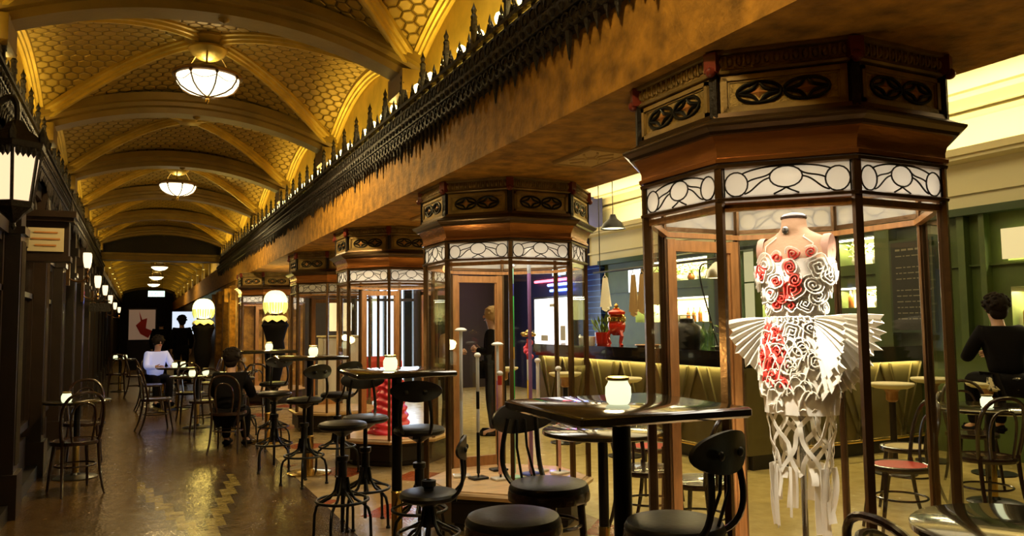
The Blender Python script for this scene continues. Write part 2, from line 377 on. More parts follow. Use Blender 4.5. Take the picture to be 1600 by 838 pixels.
# ------------------------------------------------------------------ the hall
struct('floor', MB().box2(-2.5, 12, -3, 60, -.1, 0), 'floor')
def vz(u, v):
    u = min(1, abs(u)); v = min(1, abs(v))
    A = .38*(1-u**2.1); B = .38*(1-v**2.1)
    return ZS+max(A, B)+.19*(1-u*u)*(1-v*v)
def bay_mesh():
    mb = MB(); n = 28; m = 28; b = ARCHS/2
    vs = [(XC+HW*(2*i/n-1), b*(2*j/m-1), vz(2*i/n-1, 2*j/m-1)) for j in range(m+1) for i in range(n+1)]
    fs = [(j*(n+1)+i, (j+1)*(n+1)+i, (j+1)*(n+1)+i+1, j*(n+1)+i+1) for j in range(m) for i in range(n)]
    return mb.add(vs, fs).mesh('ceiling', 'vault', 60)
def sweep(path, prof):            # path: (pos, side, up) ; prof: (side offset, down offset) polygon, open bottom strip
    vs = []; fs = []; n = len(prof)
    for p, sd, up in path:
        for a, d in prof: vs.append(p+sd*a-up*d)
    for i in range(len(path)-1):
        for k in range(n-1): fs.append((i*n+k, i*n+k+1, (i+1)*n+k+1, (i+1)*n+k))
    return vs, fs
RIBP = [(-.075, -.03), (-.075, .015), (-.045, .02), (-.04, .045), (-.018, .05), (-.012, .075), (.012, .075), (.018, .05), (.04, .045), (.045, .02), (.075, .015), (.075, -.03)]
def ribs_mesh():
    mb = MB()
    for sx in (-1, 1):
        for sy in (-1, 1):
            path = []
            for i in range(25):
                t = i/24; p = Vector((XC+sx*HW*t, sy*ARCHS/2*t*.97, vz(t, t))); d = Vector((sx*HW, sy*ARCHS/2, 0)).normalized()
                path.append((p, Vector((-d.y, d.x, 0)), Vector((0, 0, 1))))
            mb.add(*sweep(path, RIBP))
        # lunette arch on the side wall
        path = [(Vector((XC+sx*(HW-.0), ARCHS/2*(2*i/24-1), vz(1, 2*i/24-1)-.01)), Vector((sx, 0, 0)), Vector((0, 0, 1))) for i in range(25)]
        mb.add(*sweep(path, [(a*.9, d*.9) for a, d in RIBP]))
    # ceiling boss at the crown
    mb.lathe([(.20, vz(0, 0)+.01), (.21, vz(0, 0)-.03), (.16, vz(0, 0)-.05), (.13, vz(0, 0)-.08)], 24, 0, (XC, 0, 0))
    return mb.mesh('trim', 'rib', 50)
ARP = [(-.23, -.05), (-.23, .03), (-.18, .04), (-.17, .08), (-.12, .09), (-.11, .15), (.11, .15), (.12, .09), (.17, .08), (.18, .04), (.23, .03), (.23, -.05)]
def arch_mesh():
    mb = MB(); path = []
    for i in range(41):
        u = 2*i/40-1; z = ZS+.34*(1-abs(u)**2.1); path.append((Vector((XC+HW*u, 0, z)), Vector((0, 1, 0)), Vector((0, 0, 1))))
    mb.add(*sweep(path, ARP))
    for sx in (-1, 1):   # corbels the arches spring from
        x = XC+sx*(HW+.0)
        mb.prism([(x, -.2), (x-sx*.16, -.2), (x-sx*.16, .2), (x, .2)], 3.36, ZS-.06)
        mb.prism([(x, -.14), (x-sx*.10, -.14), (x-sx*.10, .14), (x, .14)], 3.1, 3.36)
    mb.lathe([(.0, ZS+.16), (.035, ZS+.175), (.05, ZS+.2)], 12, 0, (XC, 0, 0))
    return mb.mesh('trim', 'arch', 40)
BM_, RM_, AM_ = bay_mesh(), ribs_mesh(), arch_mesh()
tn = [10]
def nm(p): tn[0] += 1; return '%s_%d' % (p, tn[0])
for i in list(range(-3, 5))+list(range(6, 15)):
    yc = ARCH0+ARCHS*(i+.5)
    part('ceiling', BM_, None, kind='structure', loc=(0, yc, 0)); part(nm('trim'), RM_, None, kind='structure', loc=(0, yc, 0))
for i in list(range(-2, 6))+list(range(7, 16)):
    part(nm('trim'), AM_, None, kind='structure', loc=(0, ARCH0+ARCHS*i, 0))
# cross beam with a dark tympanum where the far part of the hall begins
Y5 = ARCH0+ARCHS*5+.23
mb = MB().box2(-1.2, 2.1, Y5, Y5+.45, 3.16, 3.34); mb.box2(-1.2, 2.1, Y5-.06, Y5+.5, 3.28, 3.34); struct('trim_1', mb, 'arch')
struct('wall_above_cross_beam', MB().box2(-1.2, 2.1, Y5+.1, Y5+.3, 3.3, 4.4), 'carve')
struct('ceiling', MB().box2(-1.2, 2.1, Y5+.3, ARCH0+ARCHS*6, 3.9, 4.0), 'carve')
# amber plaster beam carried by the kiosks, its side walls and ledges
BX0, BX1, BZ = 1.888, 3.096, 2.48
struct('trim_2', MB().box2(BX0, BX1, -3, 16.4, BZ, 3.02), 'beam')
mb = MB().box2(2.10, 3.08, -3, 52, 3.02, 4.6); struct('wall_right', mb, 'rib')
mb = MB().box2(BX0, 2.11, 16.4, 52, 2.48, 3.02); struct('trim_3', mb, 'beam')
# wall beyond the kiosks with its pilasters
mb = MB().box2(1.93, 3.1, 16.4, 21.4, 0, 2.5); struct('wall_far_right', mb, 'beam')
for y in (16.6, 18.0, 19.4, 21.2):
    mb = MB().box2(1.80, 1.96, y-.16, y+.16, 0, 2.35); mb.box2(1.77, 1.96, y-.2, y+.2, 2.2, 2.3); mb.box2(1.76, 1.96, y-.2, y+.2, 0, .25); mb.prism([(1.78, y-.05), (1.70, y), (1.78, y+.05)], 2.0, 2.3)
    struct(nm('trim'), mb, 'beam')
mb = MB().box2(1.95, 3.1, 21.4, 52, 0, 2.5); struct('wall_hall_right', mb, 'darkwood')
# left side: cream-gold wall above the ledge, dark shopfronts below
struct('wall_upper_left', MB().box2(-1.5, -1.0, -3, 52, 3.02, 4.6), 'rib')
struct('wall_left', MB().box2(-1.6, -1.0, -3, 52, 0, 3.02), 'darkwood')
struct('trim_4', MB().box2(-1.0, -.84, -3, 52, 2.86, 3.0).box2(-1.0, -.90, -3, 52, 2.74, 2.86).box2(-1.0, -.92, -3, 52, 2.2, 2.3), 'darkwood')
struct('wall_end', MB().box2(-1.6, 3.1, 52, 52.2, 0, 4.6), 'carve')
wn = 0
for j in range(-1, 16):
    y = 3.4+j*1.9
    mb = MB().box2(-1.0, -.84, y-.13, y+.13, 0, 2.86); mb.box2(-1.0, -.81, y-.16, y+.16, 0, .34); mb.box2(-1.0, -.80, y-.17, y+.17, 2.5, 2.62); mb.box2(-1.0, -.81, y-.15, y+.15, 2.2, 2.26)
    for q in (-.06, 0, .06): mb.tube([(-.84, y+q, .4), (-.84, y+q, 2.15)], .018, 6)
    struct(nm('trim'), mb, 'darkwood')
    wn += 1
    mb = MB().box2(-.995, -.975, y+.2, y+1.7, .55, 2.15); o = struct('window_%d' % wn, mb, 'darkglass')
    mb = MB()
    for a, b_ in ((y+.18, y+.24), (y+.92, y+.98), (y+1.66, y+1.72)): mb.box2(-.99, -.94, a, b_, .5, 2.2)
    mb.box2(-.99, -.94, y+.18, y+1.72, .5, .57); mb.box2(-.99, -.94, y+.18, y+1.72, 1.75, 1.8); mb.box2(-.99, -.95, y+.18, y+1.72, 2.14, 2.2)
    mb.box2(-.99, -.95, y+.3, y+.86, .12, .42); mb.box2(-.99, -.95, y+1.04, y+1.6, .12, .42)
    part('window_frame', mb, 'darkwood', o)
struct('baseboard_left', MB().box2(-1.0, -.86, -3, 52, 0, .12), 'plinth')

# crestings: carved rail, posts, pinnacles and open tracery standing on the ledges
def cresting(x, sgn, label, y0, y1, n):
    t = thing('carved_cresting', label, 'carving', (x, 0, 3.0))
    mb = MB().box2(-.05, .05, y0, y1, 0, .05); mb.box2(-.03, .03, y0, y1, .05, .155); mb.box2(-.035, .035, y0, y1, .19, .215)
    mb.box2(-.09 if sgn > 0 else -.05, .05 if sgn > 0 else .09, y0, y1, -.05, .02); part('rail', mb, 'carve', t)
    mb = MB()
    mb.box2(-.07*sgn if sgn > 0 else -.02, .02 if sgn > 0 else .07, y0, y1, -.14, -.05)
    k = int((y1-y0)/.085); fr_ = random.Random(4)
    for i in range(k):
        y = y0+(i+.5)*(y1-y0)/k; h = .03+.09*fr_.random()**2; s_ = -.055*sgn
        mb.lathe([(.0, -.14-h-.03), (.006, -.14-h-.015), (.008, -.14-h), (.018, -.14-h*.35), (.022, -.13)], 6, 0, (s_, y, 0))
        mb.tube(arc((s_-.02*sgn, y, -.09), .045, PI, 2*PI, 6, 1, 2), .009, 5); mb.tube(arc((s_-.02*sgn, y, -.085), .03, 0, PI, 5, 1, 2), .008, 4); mb.sphere((s_-.035*sgn, y, -.02), .022, 6, 4); mb.tube(arc((-.03*sgn, y, .105), .036, 0, 2*PI, 7, 1, 2)[:-1], .008, 4, True)
    part('carved_shadow_fringe', mb, 'carve', t)  # carved drops; the dark band also stands in for shadow below the brackets
    post = MB(); post.box2(-.016, .016, -.016, .016, 0, .40); post.box2(-.03, .03, -.03, .03, .0, .08); post.box2(-.022, .022, -.022, .022, .33, .36)
    post.lathe([(.018, .40), (.024, .42), (.012, .44), (.020, .465), (.008, .49), (.0, .52)], 8); pme = post.mesh('post', 'carve')
    d = (y1-y0)/n
    for i in range(n+1): part('post', pme, None, t, loc=(0, y0+i*d, 0))
    pan = MB(); q = 3
    for j in range(q):
        c = d*(j+.5)/q; r = d/q*.5-.012
        pan.tube([(0, c-r, .05)]+arc((0, c, .19), r, PI, 0, 8, 1, 2)+[(0, c+r, .05)], .009, 5)
        pan.tube(arc((0, c, .245), .028, 0, 2*PI, 8, 1, 2)[:-1], .008, 5, True)
        pan.lathe([(.008, .0), (.010, .05), (.005, .07), (.013, .09), (.0, .14)], 6, 0, (0, c, .21))
        pan.tube([(0, c-r, .215), (0, c-r*.3, .29)], .007, 5); pan.tube([(0, c+r, .215), (0, c+r*.3, .29)], .007, 5)
    pan.box2(-.012, .012, 0, d, .05, .10)
    pm_ = pan.mesh('tracery', 'carve')
    for i in range(n): part('tracery', pm_, None, t, loc=(0, y0+i*d, 0))
    return t
cresting(1.90, 1, 'dark carved cresting of posts and pinnacles along the top of the amber beam', -1.5, 21.2, 46)
cresting(-.86, -1, 'dark carved cresting of posts above the left shopfronts', 2.0, 21.2, 38)
for x, lab in ((1.955, 'row of small glowing bulbs behind the right hand cresting'), (-.915, 'row of small glowing bulbs behind the left hand cresting')):
    t = thing('bulb_strip', lab, 'light', (x, 0, 3.02)); bb = MB().lathe([(.012, 0), (.014, .03), (.03, .06), (.034, .085), (.024, .11), (0, .125)], 10); bme = bb.mesh('bulb', 'bulb')
    part('cable_tray', MB().box2(-.03, .03, 2.4, 21.2, 0, .03), 'brass', t)
    for i in range(60): part('bulb', bme, None, t, loc=(0, 2.6+i*.31, .22))
    st = MB()
    for i in range(60): st.box2(-.006, .006, 2.594+i*.31, 2.606+i*.31, .02, .23)
    part('bulb_stems', st, 'brass', t)
# plaster ventilation panels under the beam
for i, (yy, lab) in enumerate(((4.0, 'square plaster relief panel on the beam underside between first and second kiosks'), (6.85, 'square plaster relief panel on the beam underside between second and third kiosks'))):
    mb = MB().box((2.5, yy, 2.472), (.3, .46, .016), 0)
    mb.tube([(2.36, yy-.22, 2.462), (2.64, yy-.22, 2.462), (2.64, yy+.22, 2.462), (2.36, yy+.22, 2.462)], .008, 6, True)
    for a in range(4):
        for s_ in (-1, 1): mb.tube([(2.5+math.cos(a*PI/2+s_*.5*k/8)*.015*k, yy+math.sin(a*PI/2+s_*.5*k/8)*.023*k, 2.462) for k in range(9)], .007, 5)
    mb.lathe([(.04, 2.45), (.05, 2.47)], 12, 0, (2.5, yy, 0))
    solo('ceiling_relief_panel', mb, 'panel', lab, 'plaster panel', 'relief panels under the amber beam')
# ------------------------------------------------------------------ display kiosks
A8 = PI/8
def octl(prof, mb=None, cap=True): return (mb or MB()).lathe(prof, 8, A8, cap=cap)
def face(k, R, off=0):            # centre, tangent, normal of the face between corners k and k+1
    a = A8+k*PI/4+PI/8; ap = R*math.cos(PI/8)+off
    n = Vector((math.cos(a), math.sin(a), 0)); return n*ap, Vector((-n.y, n.x, 0)), n
KR = .626; KW = 2*KR*math.sin(PI/8)
def facebox(mb, k, R, u0, u1, z0, z1, d0, d1):
    c, t, n = face(k, R); mb.obox(c+t*u0+n*d0+Vector((0, 0, z0)), t*(u1-u0), n*(d1-d0), Vector((0, 0, z1-z0)))
def facepath(k, R, pts, off): c, t, n = face(k, R); return [c+t*u+n*off+Vector((0, 0, z)) for u, z in pts]
def make_kiosk(label, y, x=KX):
    t = thing('display_kiosk', label, 'display case', (x, y, 0), 0, 'row of octagonal kiosks under the amber beam')
    mb = octl([(.56, 0), (.57, .02), (.57, .05), (.60, .06), (.60, .20), (.615, .215), (.615, .235)]); part('plinth', mb, 'plinth', t, ang=0)
    mb = octl([(.60, .235), (.65, .237), (.655, .25), (.655, .262), (.635, .275), (.60, .275)]); part('sill', mb, 'sillw', t, ang=0)
    part('platform', octl([(.598, .27), (.598, .281)]), 'kfloor', t, ang=0)
    for k in range(8):
        a = A8+k*PI/4; mb = MB().box((math.cos(a)*KR, math.sin(a)*KR, 1.16), (.024, .028, 1.77), a); mb.tube([(math.cos(a)*(KR-.018), math.sin(a)*(KR-.018), .28), (math.cos(a)*(KR-.018), math.sin(a)*(KR-.018), 2.03)], .010, 6)
        part('post', mb, 'bronze', t)
    for k in range(8):
        if k == 1: continue
        mb = MB(); facebox(mb, k, KR, -KW/2+.016, KW/2-.016, .276, 1.905, -.004, .002); part('glass_pane', mb, 'glass', t, ang=0)
    # door leaf on the face towards the next kiosk
    dt = MB(); w_ = KW/2-.014
    for u0, u1, z0, z1 in ((-w_, -w_+.05, .276, 1.86), (w_-.05, w_, .276, 1.86), (-w_+.05, w_-.05, 1.80, 1.855), (-w_+.05, w_-.05, .28, .36)): facebox(dt, 1, KR, u0, u1, z0, z1, -.028, .010)
    for u0, u1, z0, z1 in ((-w_+.05, -w_+.062, .36, 1.80), (w_-.062, w_-.05, .36, 1.80)): facebox(dt, 1, KR, u0, u1, z0, z1, -.016, .0)
    d = part('door', dt, 'doorwood', t, ang=0)
    mb = MB(); facebox(mb, 1, KR, -w_+.05, w_-.05, .36, 1.80, -.008, -.002); part('door_glass', mb, 'glass', d, ang=0)
    c, tt, n = face(1, KR); mb = MB().tube([c+tt*(w_-.03)+n*.012+Vector((0, 0, 1.0)), c+tt*(w_-.03)+n*.045+Vector((0, 0, 1.0)), c+tt*(w_-.03)+n*.045+Vector((0, 0, 1.12)), c+tt*(w_-.03)+n*.012+Vector((0, 0, 1.12))], .006, 6); part('door_handle', mb, 'brass', d)
    mb = MB()
    for k in range(8): facebox(mb, k, KR, -KW/2+.01, KW/2-.01, 1.868, 1.893, -.035, -.006)
    part('inner_rail', mb, 'doorwood', t, ang=0)
    mb = MB()
    for z in (1.90, 2.028):
        mb.lathe([(.612, z), (.645, z+.003), (.648, z+.014), (.628, z+.022), (.612, z+.022), (.612, z)], 8, A8, cap=False)
    part('transom_rail', mb, 'bronze', t, ang=0)
    for k in range(8):
        mb = MB(); facebox(mb, k, KR, -KW/2+.014, KW/2-.014, 1.918, 2.032, -.003, .002); tp = part('transom_pane', mb, 'opal', t, ang=0)
        tr = MB(); z0 = 1.922; hh = .106; zm = z0+hh*.5; r = .0034
        def el(cu, cz, a, b, n=18): return [(cu+a*math.cos(2*PI*i/n), cz+b*math.sin(2*PI*i/n)) for i in range(n)]
        def P(pts, cl=False): tr.tube(facepath(k, KR, pts, .0045), r, 5, cl)
        P(el(0, z0+hh*.60, .058, .040), True)
        for s in (-1, 1):
            P(el(s*.178, z0+hh*.42, .042, .046), True)
            P([(0, z0+.022), (s*.018, z0+.012), (s*.045, z0)])
            P([(u*s, z) for u, _, z in bez((.150, 0, z0+.006), (.115, 0, z0+.012), (.10, 0, z0+.055), (.057, 0, z0+.062), 12)])
            P([(u*s, z) for u, _, z in bez((.0, 0, z0+.104), (.06, 0, z0+.108), (.12, 0, z0+.100), (.158, 0, z0+.082), 12)])
            P([(u*s, z) for u, _, z in bez((.045, 0, z0+.088), (.065, 0, z0+.060), (.11, 0, z0+.070), (.138, 0, z0+.050), 12)])
            P([(s*(KW/2-.018), z0-.002), (s*(KW/2-.018), z0+hh+.003)])
        part('tracery', tr, 'came', tp)
    part('cornice_cove', octl([(.632, 2.05), (.650, 2.052), (.652, 2.066), (.640, 2.072), (.640, 2.09), (.648, 2.115), (.664, 2.140), (.672, 2.152)], cap=False), 'copper', t, ang=25)
    part('cornice_cap', octl([(.655, 2.150), (.688, 2.153), (.694, 2.165), (.716, 2.178), (.722, 2.186), (.722, 2.192), (.690, 2.205), (.660, 2.222), (.655, 2.24)], cap=False), 'capm', t, ang=0)
    fb = octl([(.632, 2.10), (.632, 2.479)]); part('frieze_core', fb, 'carve', t, ang=0)
    FR = .640; FW = 2*FR*math.sin(PI/8)
    for k in range(8):
        mb = MB()
        facebox(mb, k, FR, -FW/2+.02, FW/2-.02, 2.225, 2.385, -.012, .002)
        for u0, u1, z0, z1, d in ((-.215, .215, 2.24, 2.256, .014), (-.215, .215, 2.362, 2.378, .014), (-.215, -.199, 2.24, 2.378, .014), (.199, .215, 2.24, 2.378, .014), (-.199, .199, 2.256, 2.264, .008), (-.199, .199, 2.354, 2.362, .008), (-.199, -.19, 2.256, 2.362, .008), (.19, .199, 2.256, 2.362, .008)):
            facebox(mb, k, FR, u0, u1, z0, z1, 0, d)
        fp = part('frieze_panel', mb, 'frieze', t, ang=0)
        mb = MB(); facebox(mb, k, FR, -.189, .189, 2.265, 2.353, 0, .0045); part('frieze_field', mb, 'field', fp, ang=0)
        cv = MB(); stars = []
        for s in (-1, 1):
            cu, cz, rx, rz = s*.084, 2.309, .080, .040
            cv.tube(facepath(k, FR, [(cu+rx*math.cos(a*PI/10), cz+rz*math.sin(a*PI/10)) for a in range(20)], .008), .0068, 6, True)
            for q in range(4):     # four bowed ribs leaving a pointed star in the middle
                a0 = q*PI/2; p0 = (math.cos(a0), math.sin(a0)); p1 = (math.cos(a0+PI/2), math.sin(a0+PI/2))
                pts = []
                for i in range(9):
                    f = i/8; m_ = 1-.34*math.sin(PI*f); x_ = lerp(p0[0], p1[0], f)*m_*1.0; z_ = lerp(p0[1], p1[1], f)*m_
                    pts.append((cu+x_*rx*.98, cz+z_*rz*.98))
                cv.tube(facepath(k, FR, pts, .008), [.0045+.0028*math.sin(PI*i/8) for i in range(9)], 6)
            c, tt, n = face(k, FR); o_ = c+tt*cu+n*.004+Vector((0, 0, cz))
            Z = Vector((0, 0, 1)); vs = []
            for i in range(8):
                rr = (1.0 if i % 2 == 0 else .48); a = i*PI/4; vs.append(o_+tt*(.036*rr*math.cos(a))+Z*(.021*rr*math.sin(a))+n*.002)
            vs.append(o_+n*.010); stars.append(MB().add(vs, [(i, (i+1) % 8, 8) for i in range(8)]))
        part('interlaced_rings', cv, 'iron', fp)
        for st in stars: part('star_boss', st, 'star', fp)
    mb = octl([(.636, 2.388), (.655, 2.392), (.66, 2.40), (.648, 2.41), (.648, 2.462), (.668, 2.466), (.668, 2.479)], cap=False)
    for k in range(8):
        for i in range(14):
            u = -.235+.47*(i+.5)/14; c, tt, n = face(k, .648); o_ = c+tt*u+n*.004
            mb.sphere(o_+Vector((0, 0, 2.436)), .011, 6, 4, (1, 1, 1.7)); mb.box(o_+tt*.017+n*.002+Vector((0, 0, 2.437)), (.006, .008, .046), A8+k*PI/4+PI/8)
    part('egg_moulding', mb, 'frieze', t)
    for k in range(8):
        a = A8+k*PI/4; mb = MB().box((math.cos(a)*.652, math.sin(a)*.652, 2.435), (.048, .05, .075), a); mb.sphere((math.cos(a)*.67, math.sin(a)*.67, 2.400), .022, 8, 6)
        o = part('corner_block', mb, 'redwood', t)
        mb = MB().box((math.cos(a)*.642, math.sin(a)*.642, 2.31), (.03, .03, .17), a); part('corner_stile', mb, 'carve', t)
    part('light_housing', MB().lathe([(.10, 2.10), (.10, 2.094), (.09, 2.09), (.0, 2.091)], 20), 'steel', t)
    return t
make_kiosk('nearest octagonal glass kiosk, holding the white ribbon dress', KY)
k2 = make_kiosk('octagonal glass kiosk full of coloured staffs behind the nearest square table', KY+KS)
make_kiosk('third octagonal glass kiosk from the camera, with the red ruched skirt inside', KY+2*KS)
make_kiosk('dark topped octagonal glass kiosk just beyond the one with the red skirt', KY+3*KS)
make_kiosk('farthest octagonal kiosk, lit yellow, behind the glowing headed figure in black', 15.6, 2.35)

# ------------------------------------------------------------------ ceiling lamps
def make_pendant(loc, label, near=True, power=None):
    t = thing('ceiling_lamp', label, 'ceiling lamp', loc, 0, 'bowl lamps along the middle of the vault')
    part('canopy', MB().lathe([(.02, .0), (.17, -.01), (.175, -.03), (.15, -.07), (.09, -.11), (.03, -.125), (.0, -.13)], 28), 'rib', t)
    for k in range(3):
        a = k*2*PI/3+.4; mb = MB().tube([(math.cos(a)*.13, math.sin(a)*.13, -.07), (math.cos(a)*.19, math.sin(a)*.19, -.15), (math.cos(a)*.20, math.sin(a)*.20, -.25)], .009, 6); part('hanger', mb, 'brass', t)
    part('rim', MB().lathe([(.29, -.30), (.31, -.29), (.315, -.27), (.295, -.255), (.27, -.25), (.255, -.235), (.20, -.225), (.12, -.22), (.12, -.23), (.24, -.24), (.28, -.28), (.285, -.30)], 36), 'bronze', t)
    if near:
        part('bowl', MB().lathe([(.282, -.295), (.272, -.34), (.235, -.395), (.17, -.435), (.09, -.46), (.03, -.468), (.0, -.47)], 36), 'bowl', t)
        mb = MB()
        for k in range(8):
            a = k*PI/4+.2; mb.tube([(math.cos(a)*r*1.01, math.sin(a)*r*1.01, z-.003) for r, z in ((.29, -.30), (.278, -.34), (.24, -.398), (.175, -.438), (.09, -.463), (.02, -.47))], .0075, 5)
            mb.sphere((math.cos(a)*.292, math.sin(a)*.292, -.305), .016, 8, 6)
            a2 = a+PI/4; mb.tube([(math.cos(lerp(a, a2, f))*(.285-.02*math.sin(PI*f)), math.sin(lerp(a, a2, f))*(.285-.02*math.sin(PI*f)), -.33-.035*math.sin(PI*f)) for f in [i/8 for i in range(9)]], .003, 4)
        part('bowl_straps', mb, 'bronze', t)
        part('finial', MB().lathe([(.03, -.462), (.035, -.475), (.015, -.485), (.022, -.505), (.012, -.53), (.0, -.545)], 10), 'brass', t)
    else:
        part('bowl', MB().lathe([(.282, -.295), (.26, -.34), (.18, -.40), (.06, -.43), (.0, -.435)], 20), 'bowl', t)
    return t
CZ = vz(0, 0)
LY1 = ARCH0+ARCHS*.5; LY2 = ARCH0+ARCHS*2.5
make_pendant((XC, LY1, CZ-.09), 'large glowing bowl lamp on the vault, nearest and biggest of the lamps')
make_pendant((XC, LY2, CZ-.09), 'second glowing bowl lamp along the vault, hanging in front of the third arch')
for y, z, lab in ((30.5, 3.95, 'small distant bowl lamp, highest of the three at the far end'), (36, 3.92, 'small distant bowl lamp, middle one of the three at the far end'), (42, 3.92, 'small distant bowl lamp, lowest of the three at the far end')):
    make_pendant((XC+.12, y, z), lab, False)
make_pendant((XC, LY1-2*ARCHS, CZ-.09), 'added bowl lamp above the viewer, unseen, lighting the nearest beam')  # out of view, added in line with the row to light the nearest beam
for y, p in ((LY1-2*ARCHS, .6), (LY1, 1.6), (LY2, 1.2), (30, .8), (37, .8)):
    light('SPOT', (XC, y, CZ-.66), K['pend']*p, (1, .72, .30), .12, None, (0, 0, 0), math.radians(168), .35)
    light('POINT', (XC, y, CZ-.22), K['pend']*.03*p, (1, .80, .42), .1)
# white bowl lamp at the very top of the picture, beyond the cresting
t = thing('ceiling_lamp', 'white bowl shaped lamp cut off by the top edge above the cresting', 'ceiling lamp', (1.80, 4.35, 3.78))
part('bowl', MB().lathe([(.0, -.02), (.08, -.018), (.16, .0), (.22, .05), (.25, .11), (.25, .13)], 32, cap=False), emat('white_bowl', (1, .95, .75), 1.2, (.9, .9, .8)), t)
part('rim', MB().lathe([(.245, .11), (.265, .115), (.27, .14), (.25, .16), (.23, .16)], 32, cap=False), 'carve', t)
mb = MB(); mb.tube([(0, 0, .1), (0, 0, .24)], .02, 8); part('stem', mb, 'carve', t)

# ------------------------------------------------------------------ left wall lamps and signs
t = thing('wall_lantern', 'big six sided glass lantern hanging at the left edge, nearest of the wall lights', 'lantern', (-.60, 4.75, 2.10))
def hexp(r, z): return (r, z)
part('lantern_glass', MB().lathe([(.085, .02), (.122, .30)], 6, PI/6), 'shade', t, ang=0)
mb = MB()
for k in range(6):
    a = PI/6+k*PI/3; mb.tube([(math.cos(a)*.088, math.sin(a)*.088, .0), (math.cos(a)*.127, math.sin(a)*.127, .32)], .009, 5)
mb.lathe([(.03, -.07), (.05, -.045), (.095, -.01), (.098, .02), (.085, .025)], 6, PI/6, cap=False); mb.lathe([(.12, .29), (.145, .30), (.15, .33), (.125, .36), (.07, .40), (.045, .44), (.02, .46)], 6, PI/6, cap=False)
mb.lathe([(.0, -.13), (.014, -.11), (.008, -.09), (.03, -.07)], 8)
part('lantern_frame', mb, 'carve', t, ang=30)
mb = MB()
for k in range(6):
    a = PI/6+k*PI/3; b_ = a+PI/3
    for f in (.2, .4, .6, .8):
        p = [lerp(math.cos(a), math.cos(b_), f)*.128, lerp(math.sin(a), math.sin(b_), f)*.128]; mb.lathe([(.0, .245), (.013, .268), (.014, .30)], 6, 0, (p[0], p[1], 0))
    mb.lathe([(.016, .33), (.02, .37), (.0, .42)], 6, 0, (math.cos(a)*.145, math.sin(a)*.145, 0))
part('lantern_crown', mb, 'carve', t)
mb = MB().tube(bez((-.24, 0, -.05), (-.2, 0, .5), (.02, 0, .75), (0, 0, .46), 14), .016, 7); mb.tube(arc((-.14, 0, .42), .06, 0, 1.6*PI, 12, 0, 2), .009, 6); mb.box2(-.27, -.225, -.05, .05, -.12, .6)
part('bracket', mb, 'carve', t)
light('POINT', (-.60, 4.75, 2.27), K['sconce']*.6, WARM, .08).parent = None
def make_sconce(y, label, z=2.24, x=-.62, first=None):
    t = thing('wall_sconce', label, 'wall light', (x, y, z), 0, 'twin cup sconces along the left wall')
    mb = MB().box2(-.24, -.20, -.05, .05, -.22, .1); mb.tube(bez((-.22, 0, -.12), (-.12, 0, -.2), (0, 0, -.18), (0, 0, -.06), 10), .012, 6)
    mb.tube(bez((0, -.075, .0), (0, -.08, -.09), (0, .08, -.09), (0, .075, .0), 10), .009, 6); mb.lathe([(.0, -.2), (.02, -.17), (.01, -.14), (.03, -.11), (.01, -.07)], 8)
    part('arm', mb, 'bronze', t)
    for s in (-1, 1):
        c = part('cup', MB().lathe([(.018, 0), (.034, .03), (.046, .10), (.05, .17), (.047, .21)], 14, 0, (0, s*.075, 0)), 'tulip', t)
        part('cup_holder', MB().lathe([(.0, -.03), (.02, -.02), (.024, .015)], 10, 0, (0, s*.075, 0)), 'bronze', c)
    return t
s0 = make_sconce(11.6, 'twin cup wall sconce right beside the hanging sign board, largest of the glowing pairs')
for y, lab, z in ((14.6, 'glowing twin cup wall sconce, second pair beyond the sign board', 2.12), (17.8, 'glowing twin cup wall sconce, third pair beyond the sign board', 2.12), (21.2, 'small glowing wall sconce, fourth pair beyond the sign board', 2.05), (25.5, 'tiny glowing wall sconce near the far end, last but one', 2.0), (31, 'tiny glowing wall sconce nearest the exit sign', 2.0)):
    dup(s0, (-.62, y, z), 0, lab)
for y in (11.6, 14.6, 17.8, 21.2, 27): light('POINT', (-.5, y, 2.35), K['sconce'], WARM, .07)
# sign board box on the left
t = thing('hanging_sign', 'boxed sign board with a pale panel projecting from the left shopfronts', 'sign', (-.9, 8.35, 2.05))
part('box', MB().box2(-.1, .30, -.09, .09, .08, .40).box2(-.1, .34, -.13, .13, .40, .44).box2(-.1, .36, -.15, .15, .44, .5).box2(-.1, .32, -.11, .11, .03, .08), 'darkwood', t)
sp_ = part('sign_panel', MB().box2(-.03, .26, -.10, -.088, .12, .34), 'paper', t)
mb = MB()
for i, (a, b_) in enumerate(((.02, .21), (.0, .23), (.03, .2))): mb.box2(a, b_, -.104, -.099, .29-.06*i, .305-.06*i)
part('sign_lettering', mb, 'star', sp_)
for q in range(5): part('pinnacle', MB().lathe([(.0, .12), (.012, .06), (.02, .0)], 6, 0, (-.08+.1*q, -.1, .5)), 'carve', t)
t = thing('hanging_sign', 'small dark rectangular board high on the left wall beyond the sconces', 'sign', (-.82, 16.4, 1.85)); part('board', MB().box2(0, .34, -.02, .02, -.08, .08), 'carve', t); part('bracket', MB().tube([(-.19, 0, .12), (.34, 0, .12)], .012, 6).tube([(.05, 0, .12), (.05, 0, .07)], .006, 5).tube([(.3, 0, .12), (.3, 0, .07)], .006, 5), 'carve', t)
